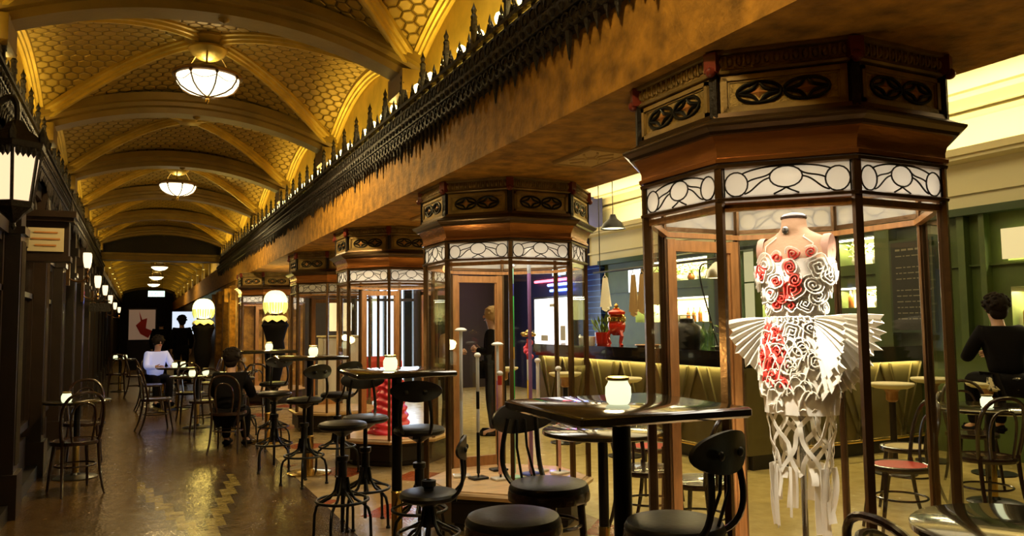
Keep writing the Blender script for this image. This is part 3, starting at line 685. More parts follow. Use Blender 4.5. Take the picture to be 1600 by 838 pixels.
# exit sign at the far end
t = thing('exit_sign', 'lit green and white EXIT sign hanging at the far end of the hall', 'sign', (.62, 33, 2.78))
part('sign_box', MB().rbox((0, 0, 0), (.62, .1, .26), .015), 'steel', t)
part('sign_face', MB().box2(-.29, .29, -.06, -.05, -.11, .11), emat('exit_face', (.55, 1, .85), 3), t)
part('hanger', MB().tube([(-.2, 0, .12), (-.2, 0, 1.36)], .008, 5).tube([(.2, 0, .12), (.2, 0, 1.36)], .008, 5), 'metal', t)
def text(name, s, size, mat, parent, loc, rot, ext=.002, align='CENTER'):
    cu = bpy.data.curves.new('text', 'FONT'); cu.body = s; cu.size = size; cu.extrude = ext; cu.align_x = align; cu.align_y = 'CENTER'; cu.resolution_u = 3
    o = bpy.data.objects.new('text', cu); link(o); bpy.context.view_layer.update()
    me = bpy.data.meshes.new_from_object(o.evaluated_get(bpy.context.evaluated_depsgraph_get())); bpy.data.objects.remove(o); bpy.data.curves.remove(cu)
    me.materials.clear(); me.materials.append(M[mat] if isinstance(mat, str) else mat)
    p = bpy.data.objects.new(name, me); link(p); p.parent = parent; p.location = loc; p.rotation_euler = rot; return p
text('sign_lettering', 'EXIT', .17, emat('exit_green', (.02, .5, .2), .6, (.02, .4, .15)), t, (0, -.063, 0), (PI/2, 0, 0))
# ------------------------------------------------------------------ furniture
TH = 1.155
def candle(loc, label, rz=0, sc=1, dim=False):
    t = thing('candle_jar', label, 'candle', loc, rz, 'lit candle jars on the tables'); t.scale = (sc,)*3
    part('jar', MB().lathe([(.0, 0), (.034, .001), (.042, .010), (.047, .035), (.046, .062), (.036, .080), (.035, .090)], 24), 'candle', t)
    part('rim', MB().lathe([(.036, .086), (.040, .088), (.0405, .097), (.036, .1), (.033, .097), (.033, .088)], 24, cap=False), 'lid', t)
    return t
def square_table(c, side, rz, label, h=TH):
    t = thing('square_bar_table', label, 'table', (c[0], c[1], 0), rz, 'tall square tables along the kiosks')
    part('tabletop', MB().rbox((0, 0, h-.018), (side, side, .036), .008), 'tabledark', t)
    part('pole', MB().lathe([(.034, .36), (.034, h-.04), (.09, h-.036)], 20), 'metal', t)
    part('brass_sleeve', MB().lathe([(.036, .03), (.036, .355), (.039, .36), (.034, .37)], 20), 'brass', t)
    part('foot', MB().lathe([(.21, 0), (.215, .008), (.20, .016), (.06, .03), (.04, .045)], 32), 'brass', t)
    return t
def round_table(c, r, h, label, group=None, top='tabledark'):
    t = thing('round_table', label, 'table', (c[0], c[1], 0), 0, group)
    part('tabletop', MB().lathe([(.0, h), (r-.006, h), (r, h-.005), (r, h-.022), (r-.02, h-.03), (0, h-.03)][::-1], 40), top, t)
    part('pole', MB().lathe([(.028, .34), (.028, h-.04), (.07, h-.03)], 16), 'metal', t)
    part('brass_sleeve', MB().lathe([(.030, .03), (.031, .34), (.028, .35)], 16), 'brass', t)
    part('foot', MB().lathe([(.19, 0), (.195, .008), (.18, .015), (.05, .03), (.035, .05)], 28), 'metal', t)
    return t
ra = math.radians(-4)
square_table((1.60, 2.39), .66, ra, 'dark square bar table nearest the camera, in front of the dress kiosk')
square_table((1.55, 4.95), .64, ra, 'dark square bar table in front of the kiosk of coloured staffs')
square_table((1.56, 7.85), .66, ra, 'dark square bar table in front of the red skirt kiosk')
square_table((1.50, 10.2), .66, ra, 'dark square bar table farthest along the row, by the yellow lit kiosk')
candle((1.57, 2.36, TH), 'glowing candle jar on the nearest square table')
candle((1.50, 4.93, TH), 'glowing candle jar on the square table before the coloured staffs')
candle((1.60, 7.9, TH), 'glowing candle jar on the third square table in the row')
candle((1.50, 10.15, TH), 'glowing candle jar on the farthest square table')
round_table((2.30, 3.62), .33, .87, 'dark round table tucked behind the nearest square table')
# round stools and chairs ------------------------------------------------
def seat_mesh(r=.165, th=.05, cane=False):
    return MB().lathe([(0, -th), (r-.02, -th), (r, -th+.012), (r+.003, -th*.4), (r-.006, -.006), (r-.03, .001), (r*.5, .004), (0, .004)], 32)
def oval_back(t, R, mat='black'):      # oval plate carried on two curved uprights rising from under the seat
    mb = MB()
    for s in (-1, 1): mb.tube(bez((s*.08, .13, -.03), (s*.11, .22, .02), (s*.10, .21, .12), (s*.075, .185, .25), 10), .011, 7)
    part('back_frame', mb, 'metal', t)
    n = 28; vs = []; 
    for sgn in (0, 1):
        for i in range(n):
            a = 2*PI*i/n; x = .165*math.cos(a); z = .245+.068*math.sin(a)
            y = .205-1.6*x*x*.9+sgn*.014; vs.append((x, y, z))
        vs.append((0, .205+sgn*.014, .245))
    fs = [(i, (i+1) % n, n) for i in range(n)]+[(n+1+(i+1) % n, n+1+i, 2*n+1) for i in range(n)]+[((i+1) % n, i, n+1+i, n+1+(i+1) % n) for i in range(n)]
    b = part('backrest', MB().add(vs, fs), mat, t)
    for s in (-1, 1): part('bolt', MB().sphere((s*.06, .218, .24), .016, 10, 6, (1, .6, 1)), 'metal', b)
def make_screw_stool(label, loc, rz, back, h=.79):
    t = thing('bar_stool', label, 'stool', loc, rz, 'black screw column bar stools')
    s = part('seat', seat_mesh(), 'black', t, loc=(0, 0, h))
    mb = MB().lathe([(.035, .30), (.045, .33), (.038, .36), (.030, .38), (.030, .52), (.042, .53), (.042, .56), (.016, .565), (.016, h-.10), (.035, h-.09), (.09, h-.055)], 18); part('column', mb, 'metal', t)
    legs = []
    for k in range(4):
        a = PI/4+k*PI/2; d = Vector((math.cos(a), math.sin(a), 0)); Z = Vector((0, 0, 1))
        mb = MB().tube([tuple(d*.035+Z*.42), tuple(d*.05+Z*.33), tuple(d*.09+Z*.275), tuple(d*.15+Z*.245), tuple(d*.185+Z*.215), tuple(d*.20+Z*.16), tuple(d*.205+Z*.012)], .0105, 8)
        lg = part('leg', mb, 'metal', t)
        part('foot_pad', MB().lathe([(.016, 0), (.017, .012), (.011, .02)], 10, 0, tuple(d*.205)), 'metal', lg)
    part('footring', MB().tube([(.175*math.cos(i*PI/16), .175*math.sin(i*PI/16), .265) for i in range(32)], .010, 8, True), 'metal', t)
    mb = MB().tube([(0, 0, .05), (0, 0, .33)], .012, 8)
    for k in range(4):
        a = k*PI/2; mb.tube([(.04*math.cos(a), .04*math.sin(a), .33), (.175*math.cos(a), .175*math.sin(a), .265)], .008, 6)
    part('spokes', mb, 'metal', t)
    if back:
        mb = t; h0 = h
        e = bpy.data.objects.new('back_support', MB().box((0, .08, h-.05), (.05, .16, .018)).mesh('back_support', 'metal')); link(e); e.parent = t
        def lift(o): o.location.z += h0
        before = set(t.children); oval_back(t, 0)
        for o in set(t.children)-before: lift(o)
    return t
def make_leg_stool(label, loc, rz, back, h=.79, seat='black', r=.165):
    t = thing('bar_stool', label, 'stool', loc, rz, 'black round seated bar stools on four legs')
    part('seat', seat_mesh(r, .055), seat, t, loc=(0, 0, h))
    part('seat_ring', MB().lathe([(r-.03, h-.075), (r+.006, h-.07), (r+.008, h-.05), (r+.004, h-.03), (r-.03, h-.035)], 28, cap=False), 'bent', t)
    for k in range(4):
        a = PI/4+k*PI/2; d = Vector((math.cos(a), math.sin(a), 0)); Z = Vector((0, 0, 1))
        part('leg', MB().tube([tuple(d*.13+Z*(h-.05)), tuple(d*.15+Z*(h*.6)), tuple(d*.19+Z*.0)], [.017, .015, .011], 8), 'bent', t)
    part('footring', MB().tube([(.155*math.cos(i*PI/16), .155*math.sin(i*PI/16), .36) for i in range(32)], .009, 8, True), 'bent', t)
    part('seat_brace', MB().tube([(.135*math.cos(i*PI/16), .135*math.sin(i*PI/16), h-.17) for i in range(32)], .008, 8, True), 'bent', t)
    if back:
        before = set(t.children); oval_back(t, 0)
        for o in set(t.children)-before: o.location.z += h
        mb = MB()
        for s in (-.3, .3): mb.tube([(s*.12, .135, h-.03), (s*.09, .19, h+.12), (s*.07, .195, h+.24)], .006, 6)
        part('back_spindle', mb, 'metal', t)
    return t
D = math.radians
make_leg_stool('black oval backed bar stool left of the nearest square table, before the staffs kiosk', (1.56, 2.88, 0), D(9), True)
make_leg_stool('backless black round stool at the bottom of the picture left of the nearest table', (1.19, 2.46, 0), D(20), False)
make_leg_stool('bar stool with an oval back plate right of the nearest square table, before the dress', (1.63, 2.13, 0), D(-161), True, seat='black')
make_screw_stool('screw column stool with no back standing at the front of the aisle', (1.28, 5.32, 0), D(10), False)
make_screw_stool('screw column stool with its oval back turned to the aisle under the second table', (1.52, 4.25, 0), D(-116), True, .50)
make_screw_stool('tall screw stool with oval back right of the pole of the second table', (1.66, 4.82, 0), D(-205), True)
make_screw_stool('tall screw stool with oval back left of the pole of the second table', (1.52, 5.62, 0), D(-8), True)
make_screw_stool('low backed screw stool at the left side of the third square table', (1.27, 8.18, 0), D(80), False)
make_screw_stool('screw stool in front of the third square table', (1.40, 7.30, 0), D(-150), True)
make_screw_stool('screw stool with oval back right of the third square table, before the red skirt kiosk', (1.80, 7.7, 0), D(-150), True)
make_screw_stool('screw stool left of the farthest square table', (1.26, 10.85, 0), D(60), True)
make_screw_stool('screw stool before the farthest square table', (1.48, 9.6, 0), D(-170), True)
# bentwood hoop back chairs
def make_bentwood(label, loc, rz, seat='cane', group='dark bentwood hoop back chairs', arms=False, h=.46):
    t = thing('bentwood_chair', label, 'chair', loc, rz, group); r = .205
    s = part('seat', MB().lathe([(0, h-.02), (r-.03, h-.02), (r-.03, h-.002), (r*.5, h-.006), (0, h-.008)], 28), seat, t)
    part('seat_ring', MB().lathe([(r-.035, h-.035), (r, h-.033), (r+.004, h-.018), (r, h), (r-.02, h+.004), (r-.035, h-.002)], 28, cap=False), 'bent', t)
    for s in (-1, 1):
        part('leg', MB().tube([(s*.13, -.14, h-.03), (s*.15, -.165, h*.5), (s*.165, -.20, 0)], [.017, .015, .011], 8), 'bent', t)
        part('leg', MB().tube(bez((s*.145, .135, h+.02), (s*.15, .15, h*.6), (s*.15, .17, h*.3), (s*.17, .24, 0), 8), [.016, .015, .015, .014, .014, .013, .012, .012, .011], 8), 'bent', t)
    part('stretcher_ring', MB().tube([(.165*math.cos(i*PI/16), .165*math.sin(i*PI/16), h*.52) for i in range(32)], .008, 7, True), 'bent', t)
    H2 = h+.43
    part('back_hoop', MB().tube(bez((-.15, .13, h), (-.20, .18, h+.30), (-.17, .235, H2), (0, .24, H2), 12)+bez((0, .24, H2), (.17, .235, H2), (.20, .18, h+.30), (.15, .13, h), 12)[1:], .0145, 8), 'bent', t)
    part('inner_hoop', MB().tube(bez((-.08, .17, h), (-.12, .19, h+.25), (-.10, .225, H2-.09), (0, .23, H2-.09), 10)+bez((0, .23, H2-.09), (.10, .225, H2-.09), (.12, .19, h+.25), (.08, .17, h), 10)[1:], .010, 7), 'bent', t)
    if arms:
        part('arm_hoop', MB().tube(bez((-.17, -.12, h+.02), (-.30, -.20, h+.36), (-.27, .18, h+.33), (0, .25, h+.33), 12)+bez((0, .25, h+.33), (.27, .18, h+.33), (.30, -.20, h+.36), (.17, -.12, h+.02), 12)[1:], .015, 8), 'bent', t)
    return t
make_bentwood('bentwood chair with pale lit seat, seen through the kiosk right of the dress', (5.45, 4.14, 0), D(-150))
c0 = make_bentwood('dark bentwood chair in front of the candlelit table at the right', (5.54, 3.59, 0), D(160), 'bent')
dup(c0, (6.55, 4.35, 0), D(-40), 'dark bentwood chair behind the candlelit table, under the seated man')
dup(c0, (5.95, 3.15, 0), D(100), 'dark bentwood chair at the right edge beside the candlelit table')
dup(c0, (3.15, 4.40, 0), D(20), 'bentwood chair just behind the round table between the first two kiosks')
dup(c0, (3.20, 3.92, 0), D(200), 'bentwood chair seen through the left glass of the dress kiosk')
c1 = make_bentwood('chair with a red seat pad on the bar side, left behind the round table', (3.75, 5.15, 0), D(120), 'redseat')
dup(c1, (4.72, 3.66, 0), D(-120), 'chair with a red seat pad right of the hanging ribbons of the dress')
make_bentwood('curved top rail of a black armchair at the bottom edge before the dress kiosk', (2.25, 1.63, 0), D(82), 'bent', arms=True, h=.42)
round_table((2.62, 1.54), .37, .77, 'black round table cut off by the bottom right corner')
candle((2.66, 1.53, .77), 'greenish candle jar cut off by the right edge on the corner table')
round_table((6.1, 3.9), .42, .75, 'dark round table with a candle at the right, before the seated man')
candle((6.03, 3.87, .75), 'glowing candle jar on the dark table at the right')
for p_ in ((1.57, 2.36), (1.50, 4.93), (1.60, 7.9), (1.50, 10.15)): light('POINT', (*p_, TH+.14), 5, (1, .74, .34), .04)
# tables and chairs along the middle of the hall
hall = [((.80, 12.2), .38, 'round table under the candlelight in mid hall, nearest of the aisle tables'), ((.66, 15.0), .36, 'small round aisle table behind the nearest aisle table'), ((.50, 18.3), .36, 'small round aisle table where the person in the bright shirt sits'), ((-.52, 8.75), .30, 'pale topped round table by the left shopfronts'), ((-.35, 20.0), .33, 'far round table against the left wall with two tiny candles'), ((1.42, 13.0), .33, 'round table beside the farthest square table')]
for c, r, lab in hall: round_table(c, r, .75, lab, 'low round tables in the hall')
for x, y, lab in ((.72, 12.1, 'candle jar on the nearest aisle table, left one'), (.92, 12.35, 'candle jar on the nearest aisle table, right one'), (.60, 14.9, 'candle jar on the second aisle table'), (.75, 15.2, 'smaller candle jar at the back of the second aisle table'), (.42, 18.2, 'candle jar beside the person in the bright shirt'), (-.60, 8.55, 'green tinted candle jar on the round table by the left shopfronts'), (-.45, 20, 'left one of two tiny candles against the left wall'), (-.25, 20, 'right one of two tiny candles against the left wall'), (1.35, 13, 'candle jar on the round table past the farthest square table')):
    candle((x, y, .75), lab)
c2 = make_bentwood('dark chair by the left shopfronts in front of the pale topped table', (-.48, 8.0, 0), D(200), 'bent', 'dark chairs along the hall')
for x, y, a, lab in ((.25, 12.1, 100, 'dark chair on the left of the nearest aisle table'), (1.30, 12.0, -80, 'dark chair on the right of the nearest aisle table'), (.85, 11.38, 185, 'dark chair facing away, in front of the nearest aisle table'), (.75, 12.95, 5, 'dark chair behind the nearest aisle table'), (.22, 15.1, 95, 'dark chair left of the second aisle table'), (1.15, 15.0, -90, 'dark chair right of the second aisle table'), (.0, 18.2, 90, 'dark chair left of the third aisle table'), (.98, 18.2, -90, 'dark chair right of the third aisle table'), (1.62, 12.42, 180, 'dark chair in front of the round table past the square tables'), (1.5, 13.7, 0, 'dark chair behind the round table past the square tables'), (-.5, 9.5, 0, 'dark chair behind the pale topped table by the left shopfronts'), (-.4, 19.2, 180, 'dark chair in front of the far left table')):
    dup(c2, (x, y, 0), D(a), lab)
dup(c2, (.98, 9.72, 0), D(160), 'dark chair under the person in black sitting low beside the farthest square table')
dup(c2, (.30, 16.2, 0), D(20), 'dark chair under the person in the bright shirt')
# round topped stools along the bar
def bar_seat(x, y, label, h=.85):
    t = thing('counter_stool', label, 'stool', (x, y, 0), 0, 'pale round topped stools along the lit bar')
    part('seat', MB().lathe([(0, h-.05), (.15, h-.05), (.19, h-.03), (.20, h-.012), (.195, h-.002), (.1, h+.002), (0, h+.002)], 28), 'cream', t)
    part('neck', MB().lathe([(.10, h-.05), (.07, h-.07), (.055, h-.09), (.055, h-.16), (.035, h-.18)], 18), 'doorwood', t)
    part('pole', MB().lathe([(.03, .03), (.03, h-.17)], 14), 'metal', t)
    part('foot', MB().lathe([(.19, 0), (.19, .012), (.04, .035)], 24), 'metal', t)
    return t
b0 = bar_seat(4.80, 7.1, 'pale topped bar stool just right of the staffs kiosk, behind the candle jar')
for x, y, lab in ((4.72, 8.25, 'pale topped bar stool seen through the right panes of the staffs kiosk'), (4.60, 9.75, 'pale topped bar stool seen through the middle of the staffs kiosk'), (6.45, 5.05, 'pale topped bar stool just right of the dress'), (7.35, 5.28, 'pale topped bar stool between the two right posts of the dress kiosk'), (7.22, 4.6, 'bar stool the man in black is sitting on')):
    dup(b0, (x, y, 0), 0, lab)
# ------------------------------------------------------------------ bar room
struct('ceiling_bar_room', MB().box2(3.05, 8.6, -3, 16.8, 3.95, 4.05), 'cream')
mb = MB().box2(3.09, 3.30, -3, 16.5, 3.2, 3.3); mb.box2(3.09, 3.22, -3, 16.5, 3.10, 3.2); mb.box2(3.09, 3.45, -3, 16.5, 3.88, 3.95); struct('trim_5', mb, 'creamtrim')
# bulkhead over the back bar, cove ledge and ceiling mouldings
mb = MB().box2(7.98, 8.6, 4.0, 12.9, 2.56, 3.16); mb.box2(7.94, 8.0, 4.0, 12.9, 2.78, 2.81)
struct('wall_bar_bulkhead', mb, 'cream')
mb = MB().box2(7.70, 8.6, 1.0, 12.9, 3.16, 3.20); mb.box2(7.74, 8.6, 1.0, 12.9, 3.12, 3.16); mb.box2(7.70, 7.73, 1.0, 12.9, 3.20, 3.235); struct('trim_6', mb, 'creamtrim')
mb = MB().box2(8.40, 8.56, -3, 16.5, 3.84, 3.95); mb.box2(8.46, 8.56, -3, 16.5, 3.74, 3.79); mb.box2(8.1, 8.2, -3, 16.5, 3.92, 3.95); struct('trim_7', mb, 'creamtrim')
struct('wall_bar_upper', MB().box2(8.55, 8.75, -3, 16.8, 2.5, 4.0), 'cream')
struct('wall_bar_near', MB().box2(7.98, 8.6, -3, 4.0, 0, 3.16), 'green')
t = thing('cove_light', 'bright strip of light along the ledge of the cream bulkhead', 'light', (7.82, 8, 3.205)); part('strip', MB().box2(-.02, .02, -6, 4.8, 0, .02), 'cove', t); part('strip_holder', MB().box2(-.03, .03, -6, 4.8, -.008, .0), 'steel', t)
# green back wall with recessed niches: (y0,y1,z0,z1)
NI = [(6.36, 7.00, 2.13, 2.47), (6.34, 7.02, 1.60, 1.86), (7.5, 8.3, 2.13, 2.47), (7.5, 8.3, 1.5, 1.86), (9.38, 10.9, 2.13, 2.49), (9.38, 11.42, 1.45, 1.86), (4.2, 4.83, 2.04, 2.36), (4.2, 4.82, 1.37, 1.77), (8.45, 9.1, 1.3, 2.5)]
def wall_with_holes(y0, y1, z0, z1, holes, x0, x1):
    out = []; ys = sorted({y0, y1}|{h[0] for h in holes}|{h[1] for h in holes}); zs = sorted({z0, z1}|{h[2] for h in holes}|{h[3] for h in holes})
    for a, b in zip(ys, ys[1:]):
        run = None
        for c, d in zip(zs, zs[1:]):
            ym, zm = (a+b)/2, (c+d)/2
            if any(h[0] < ym < h[1] and h[2] < zm < h[3] for h in holes):
                if run: out.append((a, b, run)); run = None
            else: run = (run[0] if run else c, d)
        if run: out.append((a, b, run))
    return out
for a, b, r_ in wall_with_holes(4.0, 12.5, .0, 2.56, NI, 8.0, 8.32): struct('wall_back_bar', MB().box2(8.0, 8.32, a, b, r_[0], r_[1]), 'green', 0)
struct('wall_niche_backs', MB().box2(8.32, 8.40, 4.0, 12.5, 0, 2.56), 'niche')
struct('wall_far_bar_pier', MB().box2(7.9, 8.3, 12.4, 12.9, 0, 2.56), 'bluetile', 0)
struct('trim_51', MB().box2(7.86, 8.0, 6.1, 6.30, 1.15, 2.56).box2(7.9, 8.0, 5.22, 5.30, 1.15, 2.56).box2(7.9, 8.0, 5.0, 5.06, 1.15, 2.56).box2(7.9, 8.0, 9.12, 9.34, 1.15, 2.56).box2(7.96, 8.0, 4.0, 12.4, 2.0, 2.02), 'green', 0)
struct('trim_9', MB().box2(7.84, 7.98, 4.0, 12.4, 2.54, 2.62), 'gdark')
for i, (a, b, c, d) in enumerate(NI[:8]):
    if i < 6:
        t = thing('niche_light', ['tube lamp in the niche right of the dress, upper one', 'tube lamp in the niche right of the dress, lower one', 'tube lamp in the upper niche hidden behind the dress', 'tube lamp in the lower niche hidden behind the dress', 'long tube lamp in the upper flower niche left of the dress', 'long tube lamp in the lower niche left of the dress'][i], 'light', (8.06, (a+b)/2, d-.03))
        part('tube', MB().box2(-.02, .02, -(b-a)/2+.02, (b-a)/2-.02, 0, .02), 'tube', t); part('tube_holder', MB().box2(-.025, .025, -(b-a)/2+.01, (b-a)/2-.01, .02, .028), 'steel', t)
    light('AREA', (8.15, (a+b)/2, d-.045), K['niche']*(b-a), CREAM, .12, (b-a)*.9, (0, 0, 0))
# counter: two runs with lit chevron fronts
def counter(label, o, L, along):        # along 'y': front faces -x ; 'x': front faces -y
    t = thing('bar_counter', label, 'bar counter', o, 0, None)
    def B(mb, a0, a1, d0, d1, z0, z1): (mb.box2(d0, d1, a0, a1, z0, z1) if along == 'y' else mb.box2(a0, a1, d0, d1, z0, z1))
    mb = MB(); B(mb, 0, L, -.06, .62, 1.035, 1.155); B(mb, 0, L, -.02, .6, .99, 1.035); part('worktop', mb, 'bartop', t)
    mb = MB(); B(mb, 0, L, .05, .58, .14, .99); part('body', mb, 'barfront', t)
    mb = MB(); B(mb, 0, L, .10, .58, 0, .14); part('plinth', mb, 'plinth', t)
    mb = MB(); n = int(L/.62); d = L/n
    for i in range(n):
        for s in (0, 1):
            for w_ in (0, .16):
                a0, a1 = i*d+(0 if s == 0 else d)+(w_ if s == 0 else -w_), i*d+d/2+(w_*.4 if s == 0 else -w_*.4)
                P = lambda a, z: Vector((.05, a, z)) if along == 'y' else Vector((a, .05, z))
                up = Vector((-1, 0, 0)) if along == 'y' else Vector((0, -1, 0))
                mb.ribbon([P(a0, .975), P(a1, .16)], [up, up], .022, .018)
    part('chevron_battens', mb, 'barfront', t)
    mb = MB()
    if along == 'y': mb.tube([(-.14, .05, .2), (-.14, L-.05, .2)], .018, 8); [mb.tube([(-.14, q, .2), (.08, q, .2)], .01, 6) for q in (.3, L/2, L-.3)]
    else: mb.tube([(.05, -.14, .2), (L-.05, -.14, .2)], .018, 8); [mb.tube([(q, -.14, .2), (q, .08, .2)], .01, 6) for q in (.3, L/2, L-.3)]
    part('foot_rail', mb, 'brass', t); return t
counter('long bar counter with black top and glowing chevron front, left of the dress', (5.3, 5.8, 0), 4.3, 'y')
counter('shorter return of the bar with glowing chevron front, right of the dress', (5.92, 5.8, 0), 2.05, 'x')
struct('trim_30', MB().box2(5.36, 5.92, 5.86, 6.4, 0, 1.03), 'barfront')
# things in the niches and on the counter
def bottle(loc, label, mat='bottle', h=.26, r=.035, grp='bottles of the back bar'):
    t = thing('bottle', label, 'bottle', loc, 0, grp)
    part('body', MB().lathe([(0, 0), (r*.9, 0), (r, .01), (r, h*.58), (r*.75, h*.68), (r*.32, h*.78), (r*.30, h*.95), (0, h*.95)], 14), mat, t)
    part('cap', MB().lathe([(r*.36, h*.93), (r*.36, h), (0, h)], 10), 'lid', t)
    return t
def flowers(loc, label, pot='whiteg', h=.16, R=.14, petal='petal', n=18, leafy=True):
    t = thing('flower_vase', label, 'flowers', loc)
    part('vase', MB().lathe([(0, 0), (.04, 0), (.06, .03), (.065, h*.5), (.04, h*.9), (.048, h), (.04, h)], 18), pot, t)
    lf = MB(); pt = MB(); rr = random.Random(label)
    for i in range(n):
        a = rr.uniform(0, 2*PI); q = rr.uniform(.2, 1)*R; z = h+rr.uniform(.0, R*1.1); c = (math.cos(a)*q, math.sin(a)*q, z)
        lf.tube([(0, 0, h*.8), (c[0]*.5, c[1]*.5, h+.3*(z-h)), c], .003, 4)
        if i % 2 or not leafy:
            for k in range(6):
                b = k*PI/3; pt.sphere((c[0]+.016*math.cos(b), c[1]+.016*math.sin(b), c[2]), .014, 6, 4, (1, 1, .6))
            pt.sphere(c, .012, 6, 4)
        else:
            for k in range(4):
                b = a+k*1.7; e = Vector((math.cos(b), math.sin(b), .5))*.06; s_ = Vector((-e.y, e.x, 0))*.25; C0 = Vector(c)
                lf.add([C0, C0+e*.5+s_, C0+e, C0+e*.5-s_, C0+e*.5+Vector((0, 0, .006))], [(0, 1, 4), (1, 2, 4), (2, 3, 4), (3, 0, 4), (0, 3, 2, 1)])
    part('foliage', lf, 'leaf', t); part('blossom', pt, petal, t); return t
FN = [(9.55, 2.13, 'pale flowers in the upper niche, right end beside the green pier', 'whiteg', 'petal'), (9.8, 2.13, 'pale flowers beside the orange bloom in the upper niche', 'whiteg', 'petal'), (10.05, 2.13, 'bunch with an orange bloom in the upper niche left of the dress', 'amber', 'orange'), (10.35, 2.13, 'pale bunch left of the orange bloom in the upper niche', 'whiteg', 'petal'), (10.65, 2.13, 'pale flowers at the left end of the upper niche', 'whiteg', 'petal'),
      (6.5, 2.13, 'orange flowers in the upper niche right of the dress', 'whiteg', 'orange'), (6.8, 2.13, 'yellow green bunch in the upper niche right of the dress', 'whiteg', 'petal'), (6.5, 1.60, 'leafy plant in the lower niche right of the dress', 'whiteg', 'petal'), (9.55, 1.45, 'leafy bunch in the lower niche at its right end', 'whiteg', 'petal'), (11.2, 1.45, 'small plant at the left end of the lower niche', 'whiteg', 'petal')]
for y, z, lab, pot, pe in FN: flowers((8.16, y, z), lab, pot, .12, .13, pe)
bb0 = bottle((8.16, 9.85, 1.45), 'amber bottle at the right of the lower back bar niche', 'amber', .24)
for i, (y, z, lab) in enumerate(((9.98, 1.45, 'amber bottle in the lower niche, second from the right end'), (10.12, 1.45, 'amber bottle in the lower niche, third from the right end'), (10.6, 1.45, 'amber bottle in the middle of the lower niche'), (6.75, 1.6, 'amber bottle in the lower niche right of the dress, beside the plant'), (6.9, 1.6, 'amber bottle in the lower niche right of the dress, nearest the ribbons'), (4.76, 1.37, 'amber bottle in the niche at the right edge of the picture'))):
    dup(bb0, (8.14, y, z), 0, lab)
solo('storage_jar', MB().lathe([(0, 0), (.07, 0), (.08, .03), (.08, .15), (.05, .2), (.05, .22), (.0, .24)], 18), 'redpot', 'red jar in the niche at the right edge of the picture', 'jar', None, (8.12, 4.60, 1.37))
solo('round_bowl', MB().lathe([(0, 0), (.06, 0), (.12, .06), (.13, .12), (.11, .12), (.05, .03), (0, .02)], 20), 'whiteg', 'pale bowl in the middle of the lower niche left of the dress', 'bowl', None, (8.16, 10.35, 1.45))
# red samovar urn
def urn(loc, label):
    t = thing('samovar_urn', label, 'urn', loc)
    part('body', MB().lathe([(.05, .13), (.10, .18), (.115, .26), (.10, .33), (.075, .36), (.085, .385), (.11, .40), (.115, .43), (.08, .455), (.04, .465)], 24), 'redpot', t)
    part('gilt_band', MB().lathe([(.10, .30), (.118, .31), (.12, .36), (.09, .38), (.078, .36), (.09, .31)], 24, cap=False), 'brass', t)
    for k in range(3):
        a = k*2*PI/3+.5; part('leg', MB().tube([(math.cos(a)*.07, math.sin(a)*.07, .20), (math.cos(a)*.12, math.sin(a)*.12, .12), (math.cos(a)*.085, math.sin(a)*.085, .03), (math.cos(a)*.11, math.sin(a)*.11, .0)], [.03, .022, .018, .024], 8), 'redpot', t)
    part('finial', MB().lathe([(.04, .46), (.05, .475), (.02, .49), (.03, .515), (.0, .545)], 14), 'brass', t)
    for s in (-1, 1): part('handle', MB().tube(arc((0, s*.13, .34), .05, -PI/2, PI/2, 8, 1, 2) if s > 0 else arc((0, s*.13, .34), .05, PI/2, 3*PI/2, 8, 1, 2), .010, 6), 'brass', t)
    return t
urn((5.52, 8.30, 1.157), 'red and gilt three legged samovar urn standing on the bar')
t = thing('ice_bucket', 'dark red bucket with leafy sprigs left of the red samovar urn', 'bucket', (5.55, 8.68, 1.155)); part('bucket', MB().lathe([(0, 0), (.08, 0), (.10, .17), (.105, .17), (.09, .02), (0, .02)], 20), 'redpot', t)
mb = MB(); rr = random.Random(3)
for i in range(26):
    a = rr.uniform(0, 6.3); e = Vector((math.cos(a)*.13, math.sin(a)*.16, rr.uniform(.22, .36))); b = Vector((math.cos(a)*.03, math.sin(a)*.03, .15)); s_ = Vector((-e.y, e.x, 0)).normalized()*.02
    mb.tube([b, e], .003, 4); mb.add([e*.8, e*.95+s_, e*1.15, e*.95-s_, e*.95+Vector((0, 0, .008))], [(0, 1, 4), (1, 2, 4), (2, 3, 4), (3, 0, 4), (0, 3, 2, 1)])
part('sprigs', mb, 'leaf', t)
for i in range(4):
    solo('cup_stack', MB().lathe([(0, 0), (.028, 0), (.034, .03)]+[(q, .03+.02*k+o_) for k in range(4) for q, o_ in ((.032, .002), (.036, .018))]+[(.03, .115), (0, .115)], 14), 'whiteg', ['white cup stack on the bar, farthest left of the four', 'white cup stack on the bar, second from the left', 'white cup stack on the bar, third from the left', 'white cup stack on the bar, nearest the bucket of sprigs'][i], 'cups', 'stacks of white cups', (5.48, 9.12-.1*i, 1.155))
solo('carafe', MB().lathe([(0, 0), (.06, 0), (.075, .05), (.07, .16), (.03, .24), (.028, .30), (.035, .33), (.0, .33)], 18), 'redpot', 'tall red carafe on the bar seen through the left post of the dress kiosk', 'carafe', None, (5.6, 7.36, 1.155))
